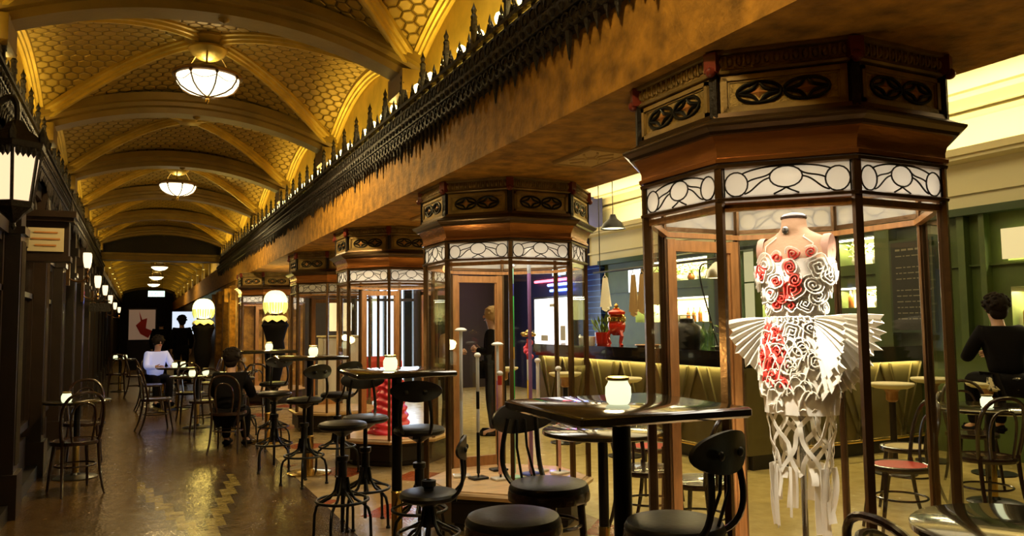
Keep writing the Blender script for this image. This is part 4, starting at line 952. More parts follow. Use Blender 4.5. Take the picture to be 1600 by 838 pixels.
t = thing('tap_tower', 'dark rounded coffee machine on the bar left of the dress', 'machine', (5.62, 7.02, 1.155)); part('housing', MB().lathe([(0, 0), (.16, 0), (.19, .05), (.20, .14), (.16, .24), (.09, .28), (.08, .33), (0, .34)], 24), 'metal', t); part('cup_rail', MB().tube([(.1*math.cos(i*PI/8), .1*math.sin(i*PI/8), .37) for i in range(16)], .006, 5, True).tube([(.1, 0, .37), (.1, 0, .27)], .005, 5).tube([(-.1, 0, .37), (-.1, 0, .27)], .005, 5), 'steel', t); part('spout', MB().tube([(-.15, 0, .2), (-.24, 0, .19), (-.25, 0, .13)], .012, 6), 'steel', t)
flowers((5.6, 6.3, 1.155), 'leafy flowers on the bar right beside the dress', 'whiteg', .14, .14)
for i, (y, lab) in enumerate(((6.5, 'glass bottle on the bar beside the leafy flowers'), (6.62, 'second glass bottle on the bar, left of the one beside the flowers'))): bottle((5.52, y, 1.155), lab, 'bottle', .3, .04, 'glass bottles on the bar')
solo('serving_tray', MB().lathe([(0, 0), (.13, 0), (.16, .02), (.155, .025), (.12, .01), (0, .01)], 24), 'doorwood', 'round wooden tray on the bar at the left of the dress', 'tray', None, (5.58, 7.72, 1.156))
flowers((6.9, 6.1, 1.155), 'fruit and leaves in a pale bowl on the bar behind the right posts', 'whiteg', .10, .12, 'orange')
# desk style lamp on the bar
t = thing('bar_lamp', 'grey dome task lamp on a curved arm over the bar', 'lamp', (5.72, 6.62, 1.155)); 
part('arm', MB().lathe([(.0, 0), (.09, 0), (.09, .02), (.02, .03)], 18).tube(bez((0, 0, .02), (.05, .3, .7), (.0, .45, 1.05), (0, .05, .92), 14), .01, 6), 'metal', t)
part('shade', MB().lathe([(.02, .95), (.05, .93), (.11, .86), (.135, .77), (.125, .77), (.10, .85), (.04, .92)], 22, 0, (0, -.02, 0), cap=False), 'steel', t); part('lamp_disc', MB().lathe([(0, .775), (.115, .775), (.115, .785), (0, .785)], 20, 0, (0, -.02, 0)), 'cove', t)
# pendant lamps of the bar room
def bar_pendant(loc, label, drop):
    t = thing('pendant_lamp', label, 'lamp', loc, 0, 'dark domed pendants in the bar room')
    part('shade', MB().lathe([(.0, .17), (.03, .17), (.05, .12), (.12, .06), (.15, .0), (.142, .0), (.11, .055), (.03, .11)], 22, cap=False), 'metal', t); part('cord', MB().tube([(0, 0, .16), (0, 0, drop)], .005, 5), 'metal', t); part('lamp_disc', MB().lathe([(0, .01), (.13, .01), (.13, .02), (0, .02)], 20), 'cove', t)
bar_pendant((5.0, 9.1, 2.55), 'small dark pendant lamp right beside the top of the staffs kiosk', 1.4)
bar_pendant((5.0, 7.55, 2.55), 'small dark pendant lamp beside the left post of the dress kiosk', 1.4)
light('POINT', (5.0, 8.3, 2.45), 12, CREAM, .1)
# rail with hanging cloths
t = thing('hanging_rail', 'black rail holding cloths above the bar', 'rail', (7.0, 10.3, 2.3)); part('bar', MB().tube([(0, .9, 0), (0, -2.4, 0)], .018, 8), 'metal', t); [part('hanger', MB().tube([(0, q_, 0), (0, q_, 1.65)], .008, 5), 'metal', t) for q_ in (.7, -.8, -2.2)]
def cloth(y, w_, h, mat, label):
    rr = random.Random(y); vs = []; fs = []; n = 16; m = 10
    for f in (0, 1):
        for j in range(m+1):
            for i in range(n+1):
                u = i/n-.5; v = j/m; x = .03*math.sin(i*1.6+rr.random()*.2)*(.3+v)+f*.012
                vs.append((x, u*w_*(.45+.55*v), -v*h-(.04*math.cos(u*7) if j == m else 0)))
    k = (m+1)*(n+1)
    for j in range(m):
        for i in range(n): a = j*(n+1)+i; fs += [(a, a+1, a+n+2, a+n+1), (k+a, k+a+n+1, k+a+n+2, k+a+1)]
    o = MB().add(vs, fs); o.tube([(0, -w_*.2, .0), (0, 0, .05), (0, w_*.2, 0)], .006, 5).tube([(0, 0, .05), (0, 0, .09)], .005, 5)
    solo('hanging_cloth', o, mat, label, 'cloth', 'cloths on the rail over the bar', (7.0, y, 2.20))
cloth(10.85, .28, .52, 'whitec', 'narrow white cloth hanging at the left end of the rail')
cloth(10.04, .20, .62, 'tan', 'long tan apron hanging right of the small screen')
cloth(9.42, .46, .46, 'paper', 'pale square cloth hanging at the right end of the rail')
cloth(9.80, .24, .58, 'tan', 'brown cloth hanging between the tan apron and the pale square cloth')
def screen(loc, w_, h, label, col, s, rz=0, name='wall_screen'):
    t = thing(name, label, 'screen', loc, rz); part('casing', MB().rbox((.025, 0, 0), (.05, w_+.03, h+.03), .008), 'metal', t); part('display', MB().box2(-.004, .002, -w_/2, w_/2, -h/2, h/2), emat('display_face', col, s), t); part('bracket', MB().box2(.05, .14, -.04, .04, -.05, .05), 'metal', t); return t
screen((7.2, 10.28, 2.12), .34, .36, 'small bright screen hanging beside the tan cloths', (.75, .92, 1), 2.2)
screen((7.0, 12.4, 2.52), .50, .36, 'bright screen high up seen through the right panes of the staffs kiosk', (.6, .95, 1), 2.2)
t = thing('poster_lightbox', 'large white lit poster board seen through the staffs kiosk', 'poster', (7.84, 14.2, 1.5)); part('frame', MB().box2(0, .07, -.85, .85, -.52, .52), 'steel', t)
pf = part('poster_face', MB().box2(-.006, 0, -.80, .80, -.48, .48), emat('poster_light', (1, .97, .93), 1.7), t)
part('poster_motif', MB().box2(-.010, -.006, -.55, -.35, -.4, -.1).box2(-.010, -.006, .2, .5, -.42, -.30).box2(-.010, -.006, -.1, .1, .3, .36), 'paper', pf)
# recess with neon beyond the bar
struct('wall_neon_recess', MB().box2(7.92, 8.3, 12.9, 16.6, 0, 4.0), pm('midnight_blue_paint', (.015, .02, .10), .4))
mb = None
for k, (y0, y1, z, col, lab) in enumerate(((13.6, 15.0, 2.36, (1, .06, .10), 'red neon tube in the blue recess, uppermost of the tubes'), (13.5, 14.4, 2.26, (.15, .3, 1), 'upper blue neon tube in the recess'), (13.5, 14.3, 2.14, (.10, .2, 1), 'lower blue neon tube in the recess'))):
    t = thing('neon_tube', lab, 'neon light', (7.86, (y0+y1)/2, z), 0, 'neon tubes in the blue recess'); L_ = (y1-y0)/2
    part('tube', MB().tube([(0, -L_, 0), (0, L_, 0)], .028, 10), emat('neon_%d' % k, col, 9, (.5, .5, .5)), t); part('clip', MB().box2(.0, .06, -L_*.6-.02, -L_*.6+.02, -.035, .035).box2(.0, .06, L_*.6-.02, L_*.6+.02, -.035, .035), 'steel', t)
    light('AREA', (7.80, (y0+y1)/2, z+.05), 9, col, .05, L_*2, (0, D(90), 0))
# back wall with the glass street doors
struct('wall_back', MB().box2(3.05, 4.2, 16.5, 16.7, 0, 4.0).box2(5.6, 5.75, 16.5, 16.7, 0, 4.0).box2(6.45, 8.6, 16.5, 16.7, 0, 4.0).box2(4.2, 5.6, 16.5, 16.7, 2.35, 4.0).box2(5.75, 6.45, 16.5, 16.7, 2.2, 4.0), pm('dim_back_wall', (.03, .02, .012), .6))
mb = MB()
for x in (4.2, 4.54, 4.86, 5.2, 5.54): mb.box2(x, x+.06, 16.44, 16.56, 0, 2.35)
mb.box2(4.2, 5.6, 16.44, 16.56, 0, .12); mb.box2(4.2, 5.6, 16.44, 16.56, 2.27, 2.35); mb.box2(4.2, 5.6, 16.46, 16.54, 1.98, 2.04); d1 = struct('door_1', mb, 'darkwood')
part('door_glass', MB().box2(4.2, 5.6, 16.50, 16.512, .1, 2.3), 'glass', d1, ang=0)
struct('street_beyond', MB().box2(3.6, 6.4, 18.2, 18.3, -.1, 3.2), emat('daylit_street_wall', (.72, .88, 1), 2.2, (.7, .75, .8)))
struct('wall_dark_passage', MB().box2(5.7, 6.5, 17.6, 17.7, 0, 2.4), 'carve')
mb = MB().box2(5.72, 5.80, 16.42, 16.58, 0, 2.2); mb.box2(6.40, 6.48, 16.42, 16.58, 0, 2.2); mb.box2(5.72, 6.48, 16.42, 16.58, 2.12, 2.22); struct('door_2', mb, 'doorwood')
# furniture behind the third kiosk: lamp, white counter, red chairs
t = thing('floor_lamp', 'standing lamp with a tall cream shade behind the red skirt kiosk', 'lamp', (3.20, 13.5, 0)); part('lamp_shade', MB().lathe([(.18, 1.36), (.19, 1.365), (.19, 1.85), (.18, 1.85)], 28, cap=False), emat('cream_shade', (1, .8, .42), .9, (.8, .7, .45)), t); part('pole', MB().lathe([(.15, 0), (.15, .02), (.02, .04), (.015, 1.6), (0, 1.6)], 16), 'brass', t)
t = thing('side_cabinet', 'white cabinet behind the red skirt kiosk, under the cream lamp shade', 'cabinet', (3.05, 12.95, 0)); part('body', MB().rbox((0, 0, .63), (.62, .4, 1.26), .012), 'whiteg', t); part('worktop', MB().rbox((0, 0, 1.275), (.66, .45, .03), .006), 'creamtrim', t)
for s in (-1, 1): d_ = part('door', MB().rbox((s*.155, -.205, .64), (.29, .02, 1.16), .006), 'whiteg', t); part('handle', MB().tube([(s*.06, -.23, .5), (s*.06, -.23, .62)], .006, 6), 'steel', d_)
def armchair(loc, rz, label):
    t = thing('tub_chair', label, 'armchair', loc, rz, 'red armchairs behind the third kiosk')
    part('seat', MB().rbox((0, 0, .36), (.52, .5, .16), .03), 'redc', t); part('backrest', MB().rbox((0, .24, .62), (.56, .12, .62), .04), 'redc', t)
    for s in (-1, 1): part('armrest', MB().rbox((s*.28, .0, .48), (.09, .5, .24), .03), 'redc', t)
    for a in (-1, 1):
        for b in (-1, 1): part('leg', MB().lathe([(.015, 0), (.022, .28)], 8, 0, (a*.2, b*.19, 0)), 'bent', t)
armchair((3.50, 12.0, .0), D(175), 'red armchair behind the red skirt kiosk, right of the white cabinet'); armchair((3.75, 13.0, 0), D(170), 'red armchair farther back, behind the standing cream lamp')
# framed slate board and flat panel board
t = thing('menu_board', 'framed slate menu board on the green wall at the right of the dress kiosk', 'menu board', (7.86, 5.83, 1.83)); part('frame', MB().box2(-.01, .03, -.27, .27, -.53, .53), 'gdark', t)
sb = part('slate', MB().box2(-.016, -.01, -.24, .24, -.50, .50), 'chalk', t); mb = MB(); rr = random.Random(5)
for i in range(13):
    z = .40-.065*i
    if i in (2, 6): continue
    y = .18
    while y > -.18:
        l = rr.uniform(.02, .08); mb.box2(-.019, -.016, y-l, y, z, z+(.022 if i == 0 else .010)); y -= l+.02
part('chalk_writing', mb, 'chalkink', sb)
t = thing('menu_board', 'narrow dark slate board left of the dress, on the green wall', 'menu board', (7.86, 8.85, 1.85)); part('frame', MB().box2(-.01, .05, -.30, .30, -.62, .62), 'gdark', t); sb = part('slate', MB().box2(-.016, -.01, -.27, .27, -.59, .59), 'chalk', t); mb = MB()
for i in range(9): mb.box2(-.019, -.016, -.2, .15-.03*(i % 3), .46-.11*i, .48-.11*i)
part('chalk_writing', mb, 'chalkink', sb)
# low bright things far at the right: window strip under the rail
struct('window_40', MB().box2(7.90, 7.94, 4.1, 4.83, 2.05, 2.36), emat('warm_window', (1, .85, .45), .5, (.7, .65, .4)))
# far end of the hall: poster wall, glazed shop
t = thing('poster_wall', 'large reddish and cream poster panel at the far end of the hall', 'poster', (.13, 30, 1.55)); part('frame', MB().box2(-.46, .46, 0, .08, -1.55, .60), 'carve', t)
pf = part('poster_face', MB().box2(-.42, .42, -.01, 0, -.50, .55), emat('poster_far', (1, .62, .38), .12, (.5, .36, .26)), t); part('poster_motif', MB().add([(x_, -.014, z_) for x_, z_ in ((-.1, .5), (.0, .2), (.16, .25), (.12, -.1), (.34, -.2), (.2, -.45), (-.05, -.3), (-.2, .0), (-.05, .15))], [(0, 1, 8), (1, 2, 3), (1, 3, 8), (3, 4, 5), (3, 5, 6), (3, 6, 7), (3, 7, 8)]), 'redc', pf)
t = thing('shop_light_panel', 'bluish white lit panel at the far end right of the standing people', 'light', (1.3, 26, 1.6)); part('panel', MB().box2(-.35, .35, 0, .05, -.35, .35), emat('cool_panel', (.75, .85, 1), 1.0), t); part('stand', MB().box2(-.03, .03, .01, .05, -1.6, -.35), 'metal', t)
# floor level glow: round potted palm by the wall
t = thing('potted_palm', 'dark leafy palm beside the far end panel', 'plant', (1.18, 22.8, 0)); part('pot', MB().lathe([(0, 0), (.16, 0), (.2, .35), (.18, .35), (0, .33)], 18), 'carve', t); part('trunk', MB().tube([(0, 0, .3), (.02, 0, 1.2)], .03, 7), 'darkwood', t)
mb = MB(); rr = random.Random(9)
for i in range(22):
    a = rr.uniform(0, 6.3); L_ = rr.uniform(.5, .8); P = [Vector((math.cos(a)*L_*f, math.sin(a)*L_*f, 1.2+.9*f-1.0*f*f+rr.uniform(-.01, .01))) for f in (0, .25, .5, .75, 1)]
    s_ = Vector((-math.sin(a), math.cos(a), 0)); mb.ribbon([p-s_*.03 for p in P], [s_]*5, [.03, .06, .07, .05, .01], .004)
part('fronds', mb, 'leaf', t)
# ------------------------------------------------------------------ the ribbon dress on its form
DX, DY, DZ = 2.60, 2.49, .282
dress_rz = D(-70)
def W(z): return z-DZ
TOR = [(1.90, .050, .052, 0), (1.885, .052, .054, 0), (1.85, .056, .058, .0), (1.83, .090, .062, .01), (1.805, .145, .072, .012), (1.76, .163, .086, .005), (1.70, .160, .100, -.008), (1.64, .150, .105, -.014), (1.58, .128, .092, -.008), (1.50, .110, .080, 0), (1.46, .112, .082, 0), (1.38, .140, .105, .01), (1.28, .160, .120, .012), (1.16, .158, .118, .008), (1.04, .148, .110, .0)]
def tor(z, th, off=0):          # point and outward normal of the form; th = 0 front (-y), grows towards +x
    T = TOR
    for (z0, a0, b0, c0), (z1, a1, b1, c1) in zip(T, T[1:]):
        if z0 >= z >= z1:
            f = (z0-z)/(z0-z1); a, b, c = lerp(a0, a1, f), lerp(b0, b1, f), lerp(c0, c1, f); break
    else: a, b, c = T[-1][1:] if z < T[-1][0] else T[0][1:]
    n = Vector((math.sin(th)/a, -math.cos(th)/b, 0)).normalized()
    return Vector((a*math.sin(th), c-b*math.cos(th), W(z)))+n*off, n
form = thing('dress_form', 'linen tailor form with bare neck and shoulders, wearing the white ribbon dress', 'mannequin', (DX, DY, DZ), dress_rz)
def loft(zs, off=0, n=40, amp=0, kk=0):
    mb = MB(); vs = []
    for z in zs:
        for i in range(n):
            th = 2*PI*i/n; p, nn = tor(z, th, off+(amp*math.sin(kk*th))); vs.append(p)
    fs = [(j*n+i, (j+1)*n+i, (j+1)*n+(i+1) % n, j*n+(i+1) % n) for j in range(len(zs)-1) for i in range(n)]
    fs += [tuple(range(n)), tuple(reversed([(len(zs)-1)*n+i for i in range(n)]))]
    return mb.add(vs, fs)
part('torso', loft([1.90-.014*i for i in range(60)]), 'linen', form, ang=60)
part('neck_cap', MB().lathe([(.051, W(1.895)), (.056, W(1.90)), (.056, W(1.908)), (.045, W(1.918)), (.02, W(1.925)), (0, W(1.926))], 28), 'bent', form)
mb = MB()
for s in (-1, 1):
    n = 24; vs = []
    for (r, x) in ((1.0, .128), (1.02, .150), (.96, .160), (.5, .164), (0.001, .165)):
        for i in range(n):
            a = 2*PI*i/n; vs.append((s*(x+.004*math.sin(a)), .004+.048*r*math.cos(a), W(1.748)+.074*r*math.sin(a)-.0))
    fs = [(j*n+i, j*n+(i+1) % n, (j+1)*n+(i+1) % n, (j+1)*n+i) for j in range(4) for i in range(n)]; mb.add(vs, fs if s > 0 else [f[::-1] for f in fs])
part('arm_plate', mb, pm('pink_linen', (.60, .33, .23), .6, 0, .2, 60, .15, 10), form)
p, n_ = tor(1.845, D(-12), .002)
tg = part('neck_plate', MB().lathe([(0, 0), (.017, 0), (.017, .002), (.014, .0035), (0, .0035)], 20).xf(Matrix.Translation(p) @ n_.to_track_quat('Z', 'Y').to_matrix().to_4x4()), 'steel', form)
nmesh = text('size_number', '2', .020, 'coatm', tg, p+n_*.004, (PI/2, 0, math.atan2(n_.x, -n_.y)), .0005)
part('stand_pole', MB().lathe([(.013, .03), (.013, W(1.06))], 14), 'steel', form)
part('stand_base', MB().lathe([(.13, 0), (.135, .006), (.12, .014), (.03, .03), (.02, .05)], 32), 'steel', form)
dress = thing('ribbon_dress', 'white ribbon dress with red swirls, fan pleated hips and hanging strips', 'dress', (DX, DY, DZ), dress_rz)
part('bodice', loft([1.715, 1.71, 1.70, 1.66, 1.62, 1.58, 1.54, 1.50, 1.46], .006, 48, .002, 22), 'whitec', dress, ang=60)
part('skirt_base', loft([1.47-.03*i for i in range(15)], .008, 48, .003, 16), 'whitec', dress, ang=60)
mb = MB()
for s in (-1, 1):
    q = [tor(1.735, s*D(38), .004)[0], tor(1.78, s*D(42), .006)[0], Vector((s*.062, -.052, W(1.812))), Vector((s*.060, -.01, W(1.845))), Vector((s*.02, .062, W(1.845)))]
    mb.ribbon(q, [Vector((s*.3, -1, .3))]*3+[Vector((s, -.3, .3)), Vector((0, 1, .2))], .002, .006)
part('strap', mb, 'whitec', dress)
rr = random.Random(11)
def rosette(z, th, R, depth, red, turns=3.2, sq=1.0):
    P0, n = tor(z, th, .006); U = Vector((0, 0, 1)); T = U.cross(n).normalized(); U = n.cross(T)
    mb = MB(); N_ = int(turns*22); pts = []; ph = rr.uniform(0, 6.3); wob = rr.uniform(.06, .14); wk = rr.choice((2, 3, 4)); 
    for i in range(N_+1):
        f = i/N_; a = ph+f*turns*2*PI; r = R*(.08+.92*f)*(1+wob*math.sin(wk*a+ph))
        pts.append((P0+T*r*math.cos(a)+U*r*sq*math.sin(a), f))
    tilt = T*rr.uniform(-.3, .3)+U*rr.uniform(-.3, .3)
    ups = [n+tilt*.5+(p-P0)*(6*f) for p, f in pts]
    wd = [depth*(1.0-.35*f+.12*math.sin(9*f*turns)) for _, f in pts]
    cut = int(N_*red)
    if cut > 2: mb.cur = 1; mb.ribbon([p for p, f in pts[:cut+1]], ups[:cut+1], wd[:cut+1], .0034)
    mb.cur = 0
    if cut < N_-2: mb.ribbon([p for p, f in pts[cut:]], ups[cut:], wd[cut:], .0042)
    return part('ribbon_rosette', mb, ['whitec', 'redc'], dress, ang=50)
ROS = [(1.69, -30, .052, 0), (1.735, 12, .032, .8), (1.74, 38, .028, .75), (1.725, -12, .034, .6), (1.68, 10, .036, .75), (1.66, -42, .040, .85), (1.675, 54, .055, 0), (1.655, 88, .045, 0), (1.645, 75, .045, 0),
       (1.62, -12, .036, .5), (1.625, 18, .030, .95), (1.58, 14, .048, .82), (1.60, 48, .045, 0), (1.57, -30, .040, .15), (1.545, -8, .030, .9), (1.52, -22, .034, .7), (1.55, 60, .042, 0), (1.52, 36, .036, 0), (1.63, -68, .050, 0), (1.66, -75, .046, 0), (1.57, -66, .042, 0), (1.51, -55, .038, 0), (1.51, 78, .036, 0), (1.515, 8, .032, .55), (1.66, 100, .045, 0), (1.58, 100, .04, 0), (1.67, -100, .045, 0), (1.58, -100, .04, 0), (1.66, 150, .05, 0), (1.57, 180, .05, 0), (1.67, -150, .05, 0)]
for z, th, R, red in ROS: rosette(z, D(th), R, .021, red, 3.0 if R > .035 else 2.3)
# serpentine ruffles over the front of the skirt
def serp(z0, z1, th0, th1, amp, waves, red=0, depth=.022):
    mb = MB(); N_ = waves*14; pts = []; ups = []
    for i in range(N_+1):
        f = i/N_; z = lerp(z0, z1, f)+amp*.5*math.sin(f*waves*2*PI*.5+1); th = lerp(th0, th1, f)+D(1)*(amp/.16*57)*math.sin(f*waves*PI*2)*.5
        z += amp*.35*math.cos(f*waves*PI*4); z = min(1.46, max(1.05, z)); p, n = tor(z, th, .007); pts.append(p); ups.append(n+Vector((0, 0, .35)))
    mb.cur = 1 if red else 0; mb.ribbon(pts, [u.copy() for u in ups], [depth*(.55 if red else .8+.2*math.sin(i*.7)) for i in range(N_+1)], .005)
    return part('ribbon_ruffle', mb, ['whitec', 'redc'], dress, ang=50)
for i in range(14):
    th0 = lerp(-78, 72, i/13)+rr.uniform(-4, 4); serp(1.45, 1.10+.05*math.sin(i*1.1)+(.05 if i > 9 else 0), D(th0), D(th0*.8+8), .055, 4+i % 2, 0)
for i in range(6):
    th0 = -58+i*9; serp(1.42-.015*i, 1.20-.02*(i % 3), D(th0), D(th0+12), .050, 4, 1, .032)
for z, th, R, red in ((1.32, -12, .038, .8), (1.38, -40, .030, .8), (1.40, 10, .036, 0), (1.34, 22, .040, 0), (1.26, 5, .040, 0), (1.41, -20, .028, .7), (1.30, -46, .028, .9), (1.42, 40, .034, 0), (1.22, -22, .03, .6), (1.28, 40, .036, 0)): rosette(z, D(th), R, .026, red, 2.5)
# fan pleats standing out from the hips
def fan(side, zc, yaw, L, a0, a1, n, fold=.016):
    mb = MB(); d = Vector((math.cos(yaw)*side, math.sin(yaw), 0)); sdir = Vector((-d.y, d.x, 0)); o = d*.085+Vector((0, .0, W(zc))); vs = []
    M_ = 5
    for i in range(2*n+1):
        a = lerp(a0, a1, i/(2*n)); dirv = d*math.cos(a)+Vector((0, 0, 1))*math.sin(a); zig = fold*(1 if i % 2 else -1)
        for j in range(M_+1):
            f = j/M_; Lr = L*(1+.05*math.sin(i*1.7))*(.88 if i % 2 else 1)
            vs.append(o+dirv*(.02+Lr*f)+sdir*zig*(.15+f)+Vector((0, 0, -.03*f*f)))
    k = M_+1; N2 = len(vs); nv = [v+sdir*.0022 for v in vs]; fs = []
    for i in range(2*n):
        for j in range(M_): a = i*k+j; fs += [(a, a+1, a+k+1, a+k), (N2+a, N2+a+k, N2+a+k+1, N2+a+1)]
    for i in range(2*n): a = i*k+M_; fs.append((a, N2+a, N2+a+k, a+k))
    mb.add(vs+nv, fs); return part('fan_pleat', mb, 'whitec', dress, ang=20)
for yaw, L, zc in ((-34, .25, 1.455), (-10, .265, 1.46), (16, .26, 1.46), (45, .23, 1.45)):
    fan(1, zc, D(yaw), L*.93, D(9), D(-64), 9); fan(-1, zc, D(-yaw-12 if yaw < 0 else yaw), L*.86, D(6), D(-66), 8)
for yaw in (-30, 0, 28): fan(1, 1.36, D(yaw), .20, D(-18), D(-78), 7)
# woven strips below the hem and long hanging ends
def strip_pts(fn, n): return [fn(i/n) for i in range(n+1)]
for s in (-1, 1):
    for i in range(9):
        th0 = 2*PI*i/9
        pts = []; ups = []
        for j in range(13):
            f = j/12; th = th0+s*f*1.05+.10*math.sin(f*9+i*2); R_a = lerp(.152, .118, f); R_b = lerp(.112, .095, f); off = .003*math.cos(j*PI/2+i*PI)*s
            pts.append(Vector(((R_a+off)*math.sin(th), -(R_b+off)*math.cos(th), W(lerp(1.07, .80, f)))))
        tl = [(pts[min(j+1, 12)]-pts[max(j-1, 0)]).normalized() for j in range(13)]
        nn = [Vector((p.x, p.y, 0)).normalized() for p in pts]; ups = [t_.cross(q) for t_, q in zip(tl, nn)]
        part('woven_strip', MB().ribbon(pts, ups, .019, .0025), 'whitec', dress, ang=50)
for i, (th, z1, w_) in enumerate(((-88, .56, .026), (-75, .55, .03), (-62, .60, .03), (-50, .57, .026), (-100, .66, .03), (-38, .70, .022), (-8, .62, .010), (4, .66, .008), (-20, .78, .018), (48, .56, .03), (62, .55, .034), (76, .60, .03), (36, .76, .02), (90, .64, .03), (120, .66, .03), (150, .62, .03), (180, .66, .03), (-140, .62, .03))):
    th = D(th); pts = []; n_ = Vector((math.sin(th), -math.cos(th), 0)); tt = Vector((math.cos(th), math.sin(th), 0))
    for j in range(11): f = j/10; pts.append(Vector((.122*math.sin(th), -.097*math.cos(th), W(lerp(.83, z1, f))))+tt*(.006*math.sin(f*3+i))+n_*(.007*math.sin(f*3+i*2))-tt*w_/2)
    part('hanging_strip', MB().ribbon(pts, [tt+n_*.25*math.sin(j*.25+i) for j in range(11)], w_*1.45, .002), 'whitec', dress, ang=50)

# ------------------------------------------------------------------ coloured staffs in the second kiosk
K2 = KY+KS
def staff(x, y, h, segs, label, base='metal', top=None, r=.013):
    t = thing('decorated_staff', label, 'staff', (x, y, .282), random.Random(label).uniform(-.3, .3),  'slim staffs standing in the second kiosk')
    part('base_plate', MB().rbox((0, 0, .008), (.13, .10, .016), .003), base, t)
    part('pole', MB().lathe([(.008, .016), (.008, h)], 10), 'metal', t)
    z = .04
    for f, m_ in segs:
        part('band', MB().lathe([(r*.9, z), (r, z+.004), (r, z+f*(h-.04)-.004), (r*.9, z+f*(h-.04))], 12), m_, t); z += f*(h-.04)
    if top == 'flower':
        mb = MB()
        for k in range(7): a = k*2*PI/7; mb.sphere((.04*math.cos(a), .04*math.sin(a), h+.03+.01*(k % 2)), .024, 8, 5, (1, 1, .6))
        mb.sphere((0, 0, h+.045), .028, 8, 6); part('flower_head', mb, 'brass', t)
        mb = MB()
        for k in range(6): mb.sphere((.022*math.cos(k), .022*math.sin(k), h-.03-.022*k), .022, 8, 5)
        part('bow', mb, pm('pink_bow', (.9, .08, .15), .5) if 'pinkbow' not in M else M['pinkbow'], t)
    elif top == 'knob': part('knob', MB().sphere((0, 0, h+.012), .026, 12, 8, (1, 1, .8)), 'whiteg', t)
    elif top == 'disc': part('cap_disc', MB().lathe([(0, h-.008), (.045, h-.004), (.05, h+.006), (.03, h+.02), (0, h+.024)], 16).xf(Matrix.Translation((0, .0, 0))), 'whiteg', t)
for k_, c_ in (('c_green', (.02, .70, .12)), ('c_mint', (.35, .75, .5)), ('c_purple', (.30, .14, .34)), ('c_pink', (.85, .45, .36)), ('c_yel', (.9, .6, .05)), ('c_blue', (.04, .08, .5)), ('c_sil', (.55, .56, .58))): M[k_] = pm(k_[2:]+'_lacquer', c_, .35)
staff(KX-.22, K2+.06, .92, [(.35, 'metal'), (.2, 'c_sil'), (.15, 'metal'), (.3, 'c_sil')], 'black and silver short staff on a black plate, leftmost in the second kiosk', 'metal', 'knob')
staff(KX-.08, K2-.04, .78, [(.5, 'c_pink'), (.12, 'c_sil'), (.28, 'c_pink'), (.1, 'redc')], 'salmon pink short staff on a white plate beside the black and silver one', 'whiteg', 'knob', .017)
staff(KX+.02, K2-.06, 1.60, [(.36, 'c_mint'), (.14, 'c_green'), (.05, 'c_sil'), (.06, 'c_yel'), (.25, 'c_green'), (.06, 'c_blue'), (.08, 'c_mint')], 'tallest staff, green and mint, standing behind the middle post of the second kiosk', 'c_mint', 'knob', .016)
staff(KX+.12, K2-.16, 1.72, [(.6, 'c_purple'), (.3, 'c_purple'), (.1, 'c_sil')], 'tall purple staff right of the green one in the second kiosk', 'metal', 'knob', .014)
staff(KX+.20, K2+.02, 1.05, [(.3, 'c_pink'), (.1, 'c_blue'), (.12, 'redc'), (.16, 'c_yel'), (.16, 'whiteg'), (.16, 'redc')], 'red yellow and blue staff topped with a gilt flower and pink bow', 'c_blue', 'flower', .015)
staff(KX+.32, K2+.10, .86, [(.5, 'whiteg'), (.1, 'c_sil'), (.4, 'whiteg')], 'white staff with a round knob right of the flower topped one', 'whiteg', 'knob', .014)
staff(KX-.30, K2+.20, 1.12, [(.5, 'c_sil'), (.5, 'c_sil')], 'silver staff with a white disc cap at the back left of the second kiosk', 'whiteg', 'disc', .013)
staff(KX+.42, K2-.06, .80, [(.6, 'c_pink'), (.4, 'whiteg')], 'pink and white staff at the right of the second kiosk', 'whiteg', 'knob', .012)
staff(KX+.06, K2+.3, 1.0, [(.4, 'metal'), (.3, 'c_purple'), (.3, 'c_sil')], 'dark staff with a lilac band at the back of the second kiosk', 'metal', 'disc', .012)
# ------------------------------------------------------------------ red ruched skirt in the third kiosk
K3 = KY+2*KS
t = thing('ruched_skirt', 'red ruched skirt standing on the floor of the third kiosk', 'skirt', (KX-.06, K3-.02, .282))
mb = MB(); n = 44; vs = []; m = 46
for j in range(m+1):
    z = .66*j/m
    for i in range(n):
        a = 2*PI*i/n; R0 = lerp(.24, .10, (j/m)**.8); r = R0+.014*math.sin(j*1.15+1.3*math.sin(3*a)+.6*math.sin(5*a))+.01*math.sin(7*a+j*.1)
        vs.append((r*math.cos(a), r*math.sin(a), z))
mb.add(vs, [(j*n+i, j*n+(i+1) % n, (j+1)*n+(i+1) % n, (j+1)*n+i) for j in range(m) for i in range(n)]+[tuple(m*n+i for i in range(n))])
part('skirt', mb, pm('crimson_satin', (.80, .03, .06), .3), t, ang=70); part('waist_band', MB().lathe([(.105, .65), (.108, .66), (.108, .70), (.10, .71), (0, .71)], 28), 'redc', t)
